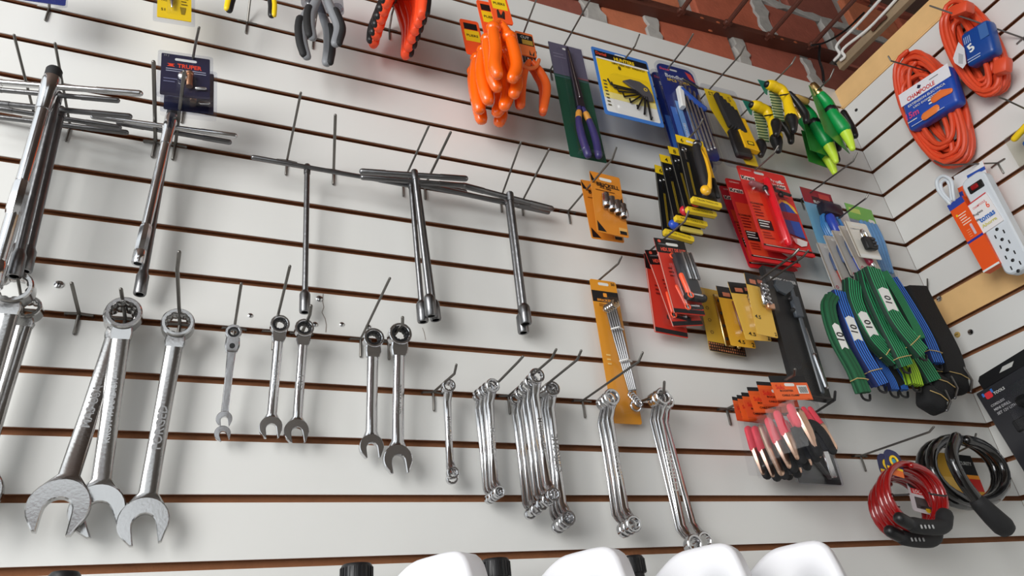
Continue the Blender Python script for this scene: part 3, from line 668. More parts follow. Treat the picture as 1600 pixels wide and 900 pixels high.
# navy blister packs
for i in range(2):
    dx, dy = (0, 0) if i == 0 else (6, 23)
    c = Card('blister_pack', ('front navy blister pack with red lettering hung between the socket wrenches', 'rear navy blister pack showing only its lower edge')[i], 'pack',
             ((252 + dx, 82 + dy), (327 + dx, 93 + dy), (250 + dx, 146 + dy), (329 + dx, 157 + dy)), .14 - .035 * i, 'navy blister packs')
    c.board(NAVY, r=.03, hole=(.5, .12, .45, .06)); clearpack(c, over=.07)
    MB().prism(rrect(-c.w * .56, -c.h * 1.14, c.w * .56, -c.h * 1.0, .004), -.006, .003).build('clear_foot', CLEAR, c.root)
    c.text('TRUPER', .58, .27, .5, paint(240, 70, 40), .1, bold=.03)
    c.panel('emblem', 0, 0, 1, 1, paint(240, 70, 40), out=((.12, .24), (.28, .24), (.23, .27), (.28, .31), (.12, .31), (.17, .27)))
    c.lines(.1, .95, .36, .05, 2, paint(170, 172, 190)); c.lines(.06, .36, .6, .07, 2, paint(110, 112, 140)); c.text('33 J', .1, .06, .1, GREY)
    MB().ball(P3(c, .45, .6, .01), .009, 12, (1, .7, 1.1)).build('socket_ball', SIL, c.root)
    MB().lathe([(.006, -.016), (.006, .012), (.0075, .013), (.0075, .018)], M.Translation(P3(c, .58, .66, .008)), 12).build('copper_socket', mat('copper', (.75, .42, .26), .3, 1), c.root)
    MB().rod([P3(c, .72, .8, .004), P3(c, .9, .78, .004)], .003, 8).build('small_bit', SIL, c.root)
    c.blister(.3, .42, .68, .92, .02)
# ------------------------------------------------------------------ pliers
def pliers(label, d, pivot, paths, r, m, group=None, inlay=None, head=38, name='pliers', headm=None, flat=.8, outer=True):
    P = U(pivot[0], pivot[1], d); q = mpp(P); t = thing(name, label, 'pliers', P, group)
    mid = sum((U(*p[-1], d) for p in paths), V((0, 0, 0))) / len(paths); ax = (P - mid).normalized(); side = V((0, 1, 0)).cross(ax).normalized()
    hm = headm or DCHROME
    MB().lathe([(7 * q, -.006), (8 * q, -.004), (8 * q, .004), (7 * q, .006)], M.Translation(P) @ M.Rotation(PI / 2, 4, 'X'), 14).build('pivot', hm, t)
    for i, pth in enumerate(paths):
        sg = -1 if i == 0 else 1
        b = MB().tube([P + side * sg * 2 * q, P + ax * head * q * .5 + side * sg * 5 * q, P + ax * head * q + side * sg * 1.5 * q], [7 * q, 6 * q, 2.5 * q], 8, flat=1, up=(0, 1, 0)); b.build('jaw', hm, t)
        pts = smooth_path([P] + [U(x, y, d) for x, y in pth], 5); n = len(pts)
        rr = [r * q * (.55 + .45 * min(1, k / (n * .35))) * (1 - .12 * max(0, (k / n - .8) * 5)) for k in range(n)]
        h = MB().rod(pts, rr, 12, flat=flat, up=(0, 1, 0)).build('handle', m, t)
        if inlay:
            a = int(n * .45); off = V((sg * r * q * .62, -r * q * .35, 0))
            MB().rod([p + off for p in pts[a:]], [x * .82 for x in rr[a:]], 10, flat=.85, up=(0, 1, 0)).build('grip_inlay', inlay, h)
    return t
pliers('yellow and black handled pliers cut off by the top edge', .1, (395, -50), [[(372, -25), (362, 0), (358, 16)], [(416, -22), (424, 4), (424, 24)]], 5.5, BLACK, inlay=YEL)
g = 'grey handled pliers'
pliers('front grey and black handled pliers at the top edge', .13, (506, -28), [[(496, -2), (486, 20), (485, 40), (488, 58)], [(512, 0), (521, 22), (529, 45), (524, 68)]], 7.5, GREY, g, BLACKR)
t = pliers('rear grey and black handled pliers hanging lower', .09, (494, -10), [[(484, 12), (472, 38), (473, 66), (479, 88)], [(503, 20), (512, 48), (513, 76), (510, 98)]], 7.5, GREY, g, BLACKR)
c = Card('plastic_card', '', '', ((468, -60), (534, -47), (470, 14), (536, 26)), .115, into=t, base=lambda c: (c.flat(.0012, .2), clear_mat('smoky_plastic', (.7, .71, .74), .08, .15)))
for u in (.22, .85): MB().ball(P3(c, u, .85, .002), .013, 10, (1, .5, 1.2)).build('bubble', clear_mat('smoky_plastic'), c.root)
ORB = mat('orange_vinyl', srgb(250, 84, 44), .35)
for k in range(6):
    dx, dy = -5 * k, 12.5 * k - 6
    nm = ('front', 'second', 'third', 'fourth', 'fifth', 'rearmost')[k]
    t = pliers('%s orange and black handled pliers in the tight top stack' % nm, .19 - .026 * k, (640 + dx, -62 + dy), [[(622 + dx, -32 + dy), (612 + dx, -10 + dy), (604 + dx * .8, 10 + dy)], [(654 + dx, -30 + dy), (661 + dx, -4 + dy), (659 + dx, 28 + dy)]], 8.5, ORB, 'stacked orange and black pliers', inlay=BLACK, flat=1.25)
ORV = mat('glossy_orange_dip', srgb(255, 106, 14), .22, coat=.6)
ORC = paint(250, 92, 40, .4)
vd = [([(771, 44), (774, 75), (773, 100), (777, 116)], [(796, 58), (804, 82), (807, 105), (801, 122)]),
      ([(762, 62), (765, 92), (769, 118), (776, 136)], [(792, 82), (803, 110), (807, 130), (803, 146)]),
      ([(756, 80), (752, 110), (757, 138), (762, 156)], [(784, 92), (791, 122), (793, 148), (788, 165)]),
      ([(746, 92), (743, 124), (745, 150), (749, 170)], [(774, 110), (781, 140), (782, 162), (777, 175)]),
      ([(741, 112), (742, 140), (748, 168), (752, 186)], [(770, 130), (780, 160), (783, 178), (780, 190)])]
for k, (a, b_) in enumerate(vd):
    pv = ((a[0][0] + b_[0][0]) / 2 - 2, (a[0][1] + b_[0][1]) / 2 - 18)
    nm = ('front', 'second', 'third', 'fourth', 'rearmost')[k]
    t = pliers('%s glossy orange insulated pliers in the big orange bunch' % nm, .2 - .034 * k, pv, [a, b_], 10.4, ORV, 'orange insulated pliers', flat=.9, head=34)
    for x, y in (a[0], b_[0]):
        P = U(x, y, .2 - .034 * k); MB().ball(P, 12.2 * mpp(P), 12, (1, .9, .85)).build('finger_guard', ORV, t)
    if k in (0, 1, 3):
        x0, y0 = pv[0] - (2, 10, 20)[(0, 1, 3).index(k)], pv[1] - 44; Q = [(x0 - 18, y0 - 8), (x0 + 14, y0 - 5), (x0 - 10, y0 + 44), (x0 + 16, y0 + 48)]
        c = Card('hanger_card', '', '', Q, .2 - .034 * k + .008, into=t, base=lambda c: (c.flat(.003, .12), ORC)); c.panel('label_print', .12, .3, .9, .62, YEL); c.panel('black_print', .15, .1, .85, .28, BLACK); c.text('PLIERS', .5, .46, .6, BLACK)
pv = (829, 92)
t = pliers('orange insulated cutters hung right of the big orange bunch', .13, pv, [[(819, 112), (815, 138), (814, 164)], [(844, 112), (854, 136), (849, 172)]], 7, paint(244, 104, 40, .3), 'orange insulated cutters', flat=.9, head=30)
t2 = pliers('second orange insulated cutters right behind the first', .1, (823, 100), [[(814, 120), (810, 144), (811, 166)], [(838, 118), (848, 140), (848, 176)]], 6.5, paint(232, 90, 36, .3), 'orange insulated cutters', flat=.9, head=30)
c = Card('hanger_card', '', '', ((802, 48), (835, 54), (814, 84), (836, 90)), .14, into=t, base=lambda c: (c.flat(.003, .08), paint(238, 120, 62, .4))); c.panel('black_print', .08, .1, .95, .55, BLACK); c.panel('gold_print', .3, .32, .9, .52, paint(190, 150, 60)); c.text('CUT', .5, .22, .5, paint(210, 210, 205))
Q = [U(x, y, .14) for x, y in ((812, 96), (818, 104), (828, 107), (838, 104), (842, 94))]
MB().rod(smooth_path(Q, 4), .005, 8).build('hanger_hook', paint(238, 120, 62, .4), t)
# ------------------------------------------------------------------ green pack with long nose pliers
c = Card('long_nose_pliers_pack', 'dark green sealed pack with purple long nose pliers', 'pack', ((858, 65), (910, 78), (889, 244), (946, 254)), .1)
c.board(DGRN, r=.03, hole=(.5, .04, .2, .018)); c.panel('grey_header', 0, 0, 1, .3, paint(92, 88, 108)); c.panel('band', 0, .31, 1, .325, paint(60, 90, 90)); c.panel('band', .55, .29, 1, .305, paint(130, 80, 90))
c.lines(.08, .45, .1, .03, 2, paint(120, 116, 134))
PUR = paint(58, 52, 104, .35)
MB().loft([(P3(c, .5, .6, .012), .012, .006), (P3(c, .49, .35, .012), .009, .006), (P3(c, .47, .06, .012), .0035, .004)]).build('nose', mat('violet_steel', (.2, .19, .27), .3, 1), c.root)
MB().rod([P3(c, .47, .1, .016), P3(c, .5, .52, .018)], .0016, 6).build('jaw_gap', SIL, c.root)
for pth in (((.46, .6), (.36, .72), (.36, .86), (.42, .99)), ((.56, .6), (.68, .72), (.74, .86), (.72, .98))):
    Q = smooth_path([P3(c, u, v, .012) for u, v in pth], 5)
    MB().rod(Q, [.006 + .004 * min(1, i / 8) for i in range(len(Q))], 10).build('handle', PUR, c.root)
    MB().rod(Q[2:5], .0082, 10).build('grip_collar', paint(214, 150, 60), c.root)
c.panel('emblem', 0, 0, 1, 1, paint(200, 170, 60), out=((.46, .9), (.6, .89), (.56, .96), (.48, .97)))
c.blister(.2, .05, .95, .99, .024, r=.1)
# ------------------------------------------------------------------ yellow hex key card
c = Card('hex_key_card', 'blue and yellow card with black fan of hex keys', 'pack', ((933, 80), (1018, 94), (938, 180), (1027, 192)), .1)
c.board(paint(66, 122, 200), r=.04, hole=(.5, .05, .2, .05)); c.panel('white_print', .05, .05, .95, .95, WPAP, r=.03); c.panel('yellow_print', .05, .17, .95, .66, YEL); c.panel('pale_print', .05, .66, .95, .75, paint(240, 224, 140))
c.panel('header', .04, .05, .97, .15, BLACK); c.text('Daniel', .15, .09, .18, paint(232, 80, 50), .05); c.text('HUNTERS', .55, .115, .36, YEL, .055, bold=.03)
c.panel('white_band', .05, .15, .97, .175, WPAP); c.text('10PC HEX KEY WRENCH', .6, .195, .58, BLACK); c.text('8', .43, .25, .05, BLACK); c.lines(.08, .14, .5, .05, 8, paint(90, 86, 60))
ho = [(.42, .46), (.55, .41), (.72, .41), (.85, .47), (.9, .58), (.9, .66), (.8, .68), (.7, .62), (.56, .53)]
MB().prism([c.p(*q) for q in ho], -.008, -.002, cham=.001).build('key_holder', paint(82, 80, 84, .5), c.root)
MB().ring(P3(c, .79, .52, .0085), .006, .004, .001).build('rivet', YEL, c.root)
for k in range(8):
    f = k / 7; a = math.radians(188 + 78 * f); ln = .155 - .012 * k
    E0 = P3(c, .8, .55, .006); x = E0.x + math.cos(a) * c.w * (.62 - .13 * f); z = E0.z + math.sin(a) * c.h * (.1 + .3 * f)
    O = V((x, -.006, z)); I = V((E0.x + math.cos(a) * c.w * .15, -.006, E0.z + math.sin(a) * c.h * .08))
    MB().rod([I, O, O + V((-.006 + .01 * f, 0, .018 - .01 * f))], .0022 + .0009 * f, 6).build('hex_key', BLACK, c.root)
c.blister(.18, .38, .94, .95, .014, r=.12)
# ------------------------------------------------------------------ blue hex key blisters
for i in (1, 0):
    dx, dy = -9 * i, 13 * i
    c = Card('hex_key_blister', ('front blue blister with a folded set of steel hex keys', 'rear blue blister behind the steel hex keys')[i], 'pack', ((1022 + dx, 97 + dy), (1081 + dx, 111 + dy), (1068 + dx, 240 + dy), (1127 + dx, 256 + dy)), .105 - .035 * i, 'blue hex key blisters')
    c.board(BLUED, r=.18, hole=(.45, .05, .2, .02)); clearpack(c, over=.05, r=.2)
    c.panel('red_corner', 0, 0, 1, 1, paint(220, 70, 60), out=((.78, .03), (.93, .05), (1, .14), (.85, .11))); c.text('Damel', .2, .06, .25, paint(240, 90, 110)); c.text('Bondhus', .45, .13, .55, WPAP); c.text('5PCS TORX', .5, .18, .62, YEL)
    c.panel('side_print', .05, .5, .2, .98, paint(70, 120, 200)); c.panel('pale_print', .22, .42, .36, .96, paint(120, 170, 225))
    c.text('WRENCHES', .29, .75, .5, WPAP, ang=PI / 2); c.panel('oval_print', .8, .8, .95, .84, paint(230, 90, 60), r=.05)
    if i == 0:
        MB().loft([(P3(c, .3, .52, .012), .007, .008), (P3(c, .38, .3, .012), .009, .009)]).build('key_grip', WPAP, c.root)
        MB().rod([P3(c, .4, .32, .016), P3(c, .72, .44, .016), P3(c, .9, .48, .014)], .008, 8).build('blue_clip', BLUE, c.root)
        for k in range(5): MB().rod([P3(c, .44 + .1 * k, .22 + .03 * k, .014), P3(c, .4 + .1 * k, .36 + .02 * k, .014), P3(c, .42 + .1 * k, .98 - .02 * k, .014)], .0042, 6).build('hex_key', SIL, c.root)
        MB().rod([P3(c, .5, .2, .02), P3(c, .85, .26, .02)], .004, 6).build('short_arm', DCHROME, c.root)
    c.blister(.22, .18, .92, .99, .026, r=.14)
# ------------------------------------------------------------------ black and yellow key set
c = Card('key_set_pack', 'yellow card with black folding key set right of blue blisters', 'pack', ((1100, 139), (1148, 149), (1138, 250), (1182, 260)), .09)
c.board(YEL, r=.08, hole=None, out=((.0, .0), (.9, 0), (1, .1), (1, 1), (.6, 1), (.0, .3))); clearpack(c, over=.12, r=.1)
c.text('STA', .25, .06, .3, BLACK); c.text('S', .8, .08, .1, paint(160, 130, 20))
for k in range(6):
    MB().rbox(P3(c, .3 + .075 * k, .33 + .03 * k, .013), (.014, .016 + .002 * k, c.h * (.46 - .03 * k)), .004, 2, M.Rotation(-.12, 3, 'Y')).build('folded_key', BLACKR, c.root)
MB().rbox(P3(c, .5, .78, .01), (c.w * .5, .016, c.h * .36), .005, 2).build('holder', BLACK, c.root)
MB().prism([c.p(*q) for q in ((.52, .42), (.9, .42), (1.02, .86), (.55, .84))], -.022, -.004, cham=.002).build('yellow_body', paint(246, 190, 20, .35), c.root)
MB().prism(rrect(*c.p(.66, .8), *c.p(.88, .75), .002), -.0225, -.022).build('logo_plate', BLACK, c.root)
MB().prism(rrect(*c.p(.69, .79), *c.p(.85, .76), .002), -.0228, -.022).build('logo_plate', YEL, c.root)
c.blister(.05, .1, 1.0, .99, .03)
# ------------------------------------------------------------------ spray guns
def tubepx(t, name, m, pts, r, n=12, path=True, flat=1):
    Q = [U(*p) for p in pts]; q = mpp(Q[0]); Q2 = smooth_path(Q, 4) if path and len(Q) > 2 else Q
    if isinstance(r, (list, tuple)):
        L = len(Q2); rr = [(r[int(i * (len(r) - 1) / (L - 1))] + (r[min(len(r) - 1, int(i * (len(r) - 1) / (L - 1)) + 1)] - r[int(i * (len(r) - 1) / (L - 1))]) * (i * (len(r) - 1) / (L - 1) % 1)) * q for i in range(L)]
    else: rr = r * q
    return MB().rod(Q2, rr, n, flat=flat).build(name, m, t)
def polycard(t, name, m, pts, th=.0015):
    Q = [U(*p) for p in pts]; n = (Q[1] - Q[0]).cross(Q[2] - Q[0]).normalized() * th; b = MB(); k = len(Q)
    b.add(Q + [p + n for p in Q], [tuple(range(k)), tuple(range(2 * k - 1, k - 1, -1))] + [(i, (i + 1) % k, k + (i + 1) % k, k + i) for i in range(k)])
    for i in range(k):
        u = (0, 1, 1, 0)[i % 4]; v = (0, 0, 1, 1)[i % 4]; b.uv[i] = (u, v); b.uv[i + k] = (u, v)
    return b.build(name, m, t, smooth=False)
SPG = stripe_mat('green_striped_card', srgb(196, 210, 170), srgb(40, 100, 70), 11, .55, axis=1)
SPY = paint(246, 204, 22, .35)
for i, (dx, dy, d) in enumerate(((0, 0, .15), (-24, 32, .1))):
    t = thing('spray_gun', ('front yellow hose spray gun with black tip on striped card', 'rear yellow hose spray gun, lower left of the other')[i], 'spray gun', U(1222 + dx, 142 + dy, d), 'yellow spray guns')
    def q(*p): return [(x + dx, y + dy, d + e) for x, y, e in p]
    tubepx(t, 'inlet', SPY, q((1203, 133, .01), (1210, 135, .01)), 8.5); tubepx(t, 'inlet_mouth', BLACK, q((1199.5, 132, .01), (1202, 132.6, .01)), 6)
    tubepx(t, 'body', SPY, q((1208, 135, .01), (1221, 141, .01), (1229, 155, .01), (1233, 170, .01), (1237, 183, .01)), [8, 8, 7, 8, 10])
    tubepx(t, 'nozzle_tip', BLACK, q((1236, 185, .01), (1238, 191, .01), (1240, 203, .01)), [9.5, 9, 5.5])
    tubepx(t, 'trigger', BLACK, q((1234, 146, .012), (1246, 160, .012), (1258, 178, .012), (1260, 189, .01)), [4, 5, 6, 5])
    tubepx(t, 'hose_thread', paint(186, 150, 80, .3), q((1245, 152, 0), (1260, 159, 0)), 5)
    tubepx(t, 'wire_tie', BLACK, q((1219, 149, .022), (1232, 147, .022)), 1.2)
    polycard(t, 'striped_card', SPG, q((1201, 140, .002), (1219, 142, -.02), (1226, 190, -.02), (1211, 188, .002)))
    polycard(t, 'card_corner', paint(30, 116, 100), q((1184, 124, .0), (1200, 128, -.0), (1199, 148, -.0), (1196, 146, .0)))
    tubepx(t, 'second_tip', BLACK, q((1212, 192, .0), (1214, 199, .0), (1213, 210, .0)), [8, 8, 5])
GNZ = paint(10, 150, 72, .35); LIM = paint(204, 236, 70, .35); BRASS = mat('brass', (.66, .48, .2), .25, 1)
GCARD = mat('green_film_card', srgb(52, 128, 52), .3, var=.35, vscale=9)
for i, (dx, dy, d, cut) in enumerate(((0, 0, .16, 0), (-26, 20, .11, 0), (-28, 38, .075, 1))):
    t = thing('hose_nozzle', ('front green hose nozzle with lime cone at the corner', 'middle green hose nozzle with lime cone', 'rear green hose nozzle, lowest lime cone')[i], 'hose nozzle', U(1290 + dx, 165 + dy, d), 'green hose nozzles')
    def q(*p): return [(x + dx, y + dy, d + e) for x, y, e in p]
    tubepx(t, 'brass_inlet', BRASS, q((1271, 134, .01), (1276, 141, .01), (1280, 147, .01)), [6, 7, 7])
    tubepx(t, 'body', GNZ, q((1282, 149, .01), (1293, 162, .01), (1301, 178, .01), (1311, 192, .01), (1318, 202, .01)), [8, 9, 9, 11, 11])
    tubepx(t, 'lime_cone', LIM, q((1319, 203, .01), (1324, 213, .01), (1329, 224, .01), (1332, 232, .01)), [9.5, 8, 6, 4.5])
    tubepx(t, 'black_band', BLACK, q((1298, 172, .01), (1300, 174.5, .01)), 10)
    tubepx(t, 'rear_grip', BLACK, q((1318, 176, -.03), (1332, 200, -.03), (1336, 212, -.03)), 5)
    polycard(t, 'green_card', GCARD, q((1264, 133, .02), (1282, 150, -.01), (1328, 240, -.01), (1289, 206, .02)) if i == 0 else q((1280, 165, .0), (1318, 178, -.01), (1332, 228, -.01), (1292, 214, .0)))
# ------------------------------------------------------------------ orange socket cards
BOR = paint(214, 134, 44, .4)
for i in (1, 0):
    dx, dy = (0, 0) if not i else (-11, 14)
    c = Card('socket_card', ('front orange card with four chrome sockets', 'rear orange socket card showing its left edge')[i], 'pack', ((919, 264), (967, 280), (935, 363), (984, 371)) if not i else ((908, 279), (952, 290), (923, 372), (980, 380)), .12 - .03 * i, 'orange socket cards')
    c.board(BOR, r=.05, hole=(.5, .1, .4, .05))
    c.panel('black_corner', 0, 0, 1, 1, BLACK, out=((0, .01), (.16, .16), (.03, .16))); c.panel('black_corner', 0, 0, 1, 1, BLACK, out=((.04, .82), (.04, .98), (.3, .98)))
    c.panel('black_wedge', 0, 0, 1, 1, BLACK, out=((.96, .36), (.98, .56), (.84, .66), (.7, .54)))
    c.text('BRICKELL', .55, .2, .74, BLACK, .065, bold=.02); c.text('35.00', .45, .25, .36, BLACK, .045, ang=-.15); c.lines(.12, .9, .3, .028, 1, paint(110, 60, 20))
    c.panel('white_box', .7, .87, .96, .97, paint(222, 170, 96)); c.panel('black_box', .72, .92, .94, .97, BLACK)
    if i == 0:
        for k in range(4):
            x = .33 + .17 * k; z = .52 + .04 * k
            MB().lathe([(.0001, 0), (.0095, 0), (.0108, .002), (.0108, .018), (.0092, .024), (.0092, .036), (.006, .037)], M.Translation(P3(c, x, z + .1, .012)), 16).build('socket', CHROME, c.root)
            MB().lathe([(.0001, -.0003), (.0072, -.0003), (.0072, .001)], M.Translation(P3(c, x, z + .1, .012)), 6).build('socket_mouth', BLACK, c.root)
        c.blister(.2, .42, .98, .84, .024, r=.08)
# ------------------------------------------------------------------ screwdriver cards
quads = [((1051, 208), (1096, 222), (1083, 318), (1127, 331)), ((1040, 226), (1085, 239), (1074, 334), (1119, 343)), ((1031, 240), (1076, 253), (1052, 348), (1103, 357)), ((1021, 257), (1066, 270), (1037, 368), (1081, 383))]
for i in (3, 2, 1, 0):
    c = Card('screwdriver_card', ('front black and yellow card with big grip driver', 'second black and yellow driver card with red end', 'third black and yellow driver card with red end', 'rearmost black and yellow driver card with blue end')[i], 'pack', quads[i], .14 - .03 * i, 'black and yellow driver cards')
    c.board(BLACK, r=.03, hole=None); c.panel('yellow_header', 0, 0, 1, .12, YEL); c.text(('6', '8', '4', '6')[i], .2, .07, .1, BLACK); c.panel('hang_slot', .35, .05, .6, .08, WPAP, r=.03)
    x, z = c.p(.2, .21); MB().ring((x, -.001, z), .008, .0045, .001).build('ring_print', SIL, c.root)
    c.panel('shaft_print', .17, .25, .24, .36, SIL)
    for v in (.16, .2): c.panel('yellow_line', v + .04, .4, v + .055, .86, paint(180, 150, 40))
    c.panel('left_edge', 0, .12, .015, .99, paint(130, 126, 116))
    MB().prism(rrect(*c.p(.0, 1.0), *c.p(1.0, .93), .004), -.012, .0005, cham=.001).build('yellow_foot', paint(238, 204, 40), c.root); c.text('TALON TOOLS LTD', .5, .965, .72, BLACK, y=.0122)
    em = (paint(246, 186, 40, .3), paint(206, 40, 60, .3), paint(206, 40, 60, .3), paint(40, 80, 190, .3))[i]
    MB().rod([P3(c, .52, .2, .016), P3(c, .52, .5, .017), P3(c, .5 if i == 0 else .34, .78, .017)], [.011, .0125, .011], 12).build('grip', BLACKR, c.root)
    MB().ball(P3(c, *((.44, .84) if i == 0 else (.26, .88)), .02), .0125, 12, (1.15, .9, 1.1)).build('grip_end', em, c.root)
    if i == 0:
        MB().rod([P3(c, .52, .17, .02), P3(c, .66, .4, .026), P3(c, .66, .62, .026), P3(c, .52, .82, .024)], [.004, .0045, .005, .008], 8).build('yellow_spine', em, c.root)
        MB().rod([P3(c, .84, .17, .012), P3(c, .88, .45, .012), P3(c, .9, .6, .012)], .005, 8).build('yellow_blade_case', em, c.root)
        MB().rod([P3(c, .9, .62, .012), P3(c, .94, .85, .012)], .006, 8).build('black_case_end', BLACK, c.root)
        MB().ball(P3(c, .62, .13, .014), .012, 10, (1.1, .8, .9)).build('clear_knob', DCHROME, c.root)
    c.blister(.32, .1, 1.0, .93, .03 if i == 0 else .022, r=.12)
c = Card('screwdriver_card', 'driver card with faded yellow foot between the lower two', 'pack', ((1038, 262), (1070, 272), (1066, 360), (1103, 371)), .068, 'black and yellow driver cards')
c.board(BLACK, r=.03, hole=None); MB().prism(rrect(*c.p(.0, 1.0), *c.p(1.0, .93), .004), -.006, .0005, cham=.001).build('yellow_foot', paint(206, 186, 90), c.root)
# ------------------------------------------------------------------ red circle cutter cards
quads = [((1150, 256), (1225, 276), (1193, 392), (1273, 402)), ((1132, 276), (1205, 294), (1174, 409), (1250, 417)), ((1121, 286), (1192, 303), (1172, 420), (1248, 424))]
for i in (2, 1, 0):
    c = Card('circle_cutter_card', ('front red card with tile circle cutter', 'second red circle cutter card, half covered', 'rearmost red circle cutter card, mostly covered')[i], 'pack', quads[i], .08 - .027 * i, 'red circle cutter cards')
    c.board((paint(222, 48, 44), paint(204, 36, 40), paint(196, 32, 52))[i], r=.05, hole=(.44, .05, .2, .03))
    c.panel('orange_print', .06, .3, .4, .93, paint(226, 72, 42)); c.text('GERMANY', .18, .04, .22, paint(240, 190, 180))
    c.panel('white_print', .02, .125, .3, .175, paint(240, 220, 210)); c.text('Kreis', .16, .15, .26, BLACK, .045, bold=.03); c.panel('white_print', .5, .15, .92, .2, paint(240, 220, 210))
    c.text('-schneider', .66, .175, .5, BLACK, .042, bold=.03); c.text('Profi-', .76, .115, .3, WPAP, .045, bold=.03)
    c.text('SCHNEIDER', .16, .46, .26, BLACK); c.lines(.06, .26, .49, .035, 4, paint(140, 20, 24)); c.panel('black_box', .06, .65, .33, .76, BLACK); c.lines(.08, .3, .66, .03, 3, WPAP); c.lines(.08, .3, .79, .03, 3, paint(170, 40, 30))
    c.panel('black_strip', .02, .935, .97, .955, BLACK); c.lines(.06, .94, .94, .02, 1, paint(220, 190, 180)); c.panel('red_foot', 0, .96, 1, 1, RED)
    c.panel('yellow_arc', 0, 0, 1, 1, paint(240, 190, 60), out=((.6, .4), (.68, .35), (.8, .36), (.92, .42), (.96, .5), (.6, .44)))
    c.panel('blue_print', 0, 0, 1, 1, paint(40, 80, 170), out=((.6, .43), (.7, .38), (.82, .4), (.92, .5), (.93, .8), (.62, .76)))
    c.panel('red_print', .6, .5, .93, .6, paint(150, 34, 40)); c.panel('white_disc', 0, 0, 1, 1, WPAP, out=((.64, .79), (.94, .83), (.9, .88), (.78, .9), (.68, .87))); c.text('ZEICHNUNG', .8, .8, .3, BLACK); c.text('L', .8, .3, .12, paint(90, 20, 20), .05)
    if i == 0:
        MB().rod([P3(c, .45, .18, .016), P3(c, .45, .92, .016)], [.0105, .0095], 12).build('red_tube', mat('red_acrylic', srgb(224, 30, 52), .12, coat=.5), c.root)
        MB().rod([P3(c, .12, .25, .014), P3(c, .3, .27, .014)], .009, 10).build('clear_knob', paint(150, 90, 96, .2), c.root)
        MB().rod([P3(c, .3, .27, .016), P3(c, .62, .3, .018), P3(c, .84, .32, .018)], .0045, 8).build('cutter_bar', BLACK, c.root)
        for u, v in ((.33, .3), (.5, .29), (.63, .34)): MB().ball(P3(c, u, v, .02), .008, 10, (1, 1, 1.2)).build('cutter_head', BLACK, c.root)
        MB().rod([P3(c, .31, .3, .02), P3(c, .35, .38, .02)], .0035, 8).build('cutter_blade', SIL, c.root)
        c.blister(.3, .17, .62, .95, .03, clear_mat('red_clear', (1, .72, .74)), r=.08); c.blister(.08, .2, .9, .36, .022)
# ------------------------------------------------------------------ cable lock pack with dark red header
c = Card('cable_lock_pack', 'pack with dark red header and blue black cable lock', 'pack', ((1254, 295), (1306, 305), (1294, 440), (1338, 444)), .04)
c.board(paint(120, 176, 206, .3), r=.04, hole=None); c.panel('red_header', 0, 0, 1, .17, paint(150, 34, 48)); c.panel('dark_print', .3, .08, 1, .17, paint(60, 26, 32)); c.text('BLOCKLOCK', .62, .14, .6, WPAP, .03); c.panel('orange_print', .55, .03, .9, .09, paint(200, 70, 60))
MB().rbox(P3(c, .55, .27, .022), (c.w * .62, .03, c.h * .13), .008, 2).build('lock_body', paint(30, 30, 44, .3), c.root)
MB().rod([P3(c, .45, .36, .022), P3(c, .5, .5, .022)], .014, 14).build('blue_barrel', paint(36, 76, 180, .25), c.root)
Q = [P3(c, .5 + .3 * math.cos(a / 10 * 2 * PI), .45 + .17 * math.sin(a / 10 * 2 * PI), .01 + .0006 * a) for a in range(26)]
MB().rod(Q, .005, 8).build('coiled_cable', paint(60, 130, 190, .25), c.root)
c.blister(.12, .18, .95, .62, .04, r=.12)
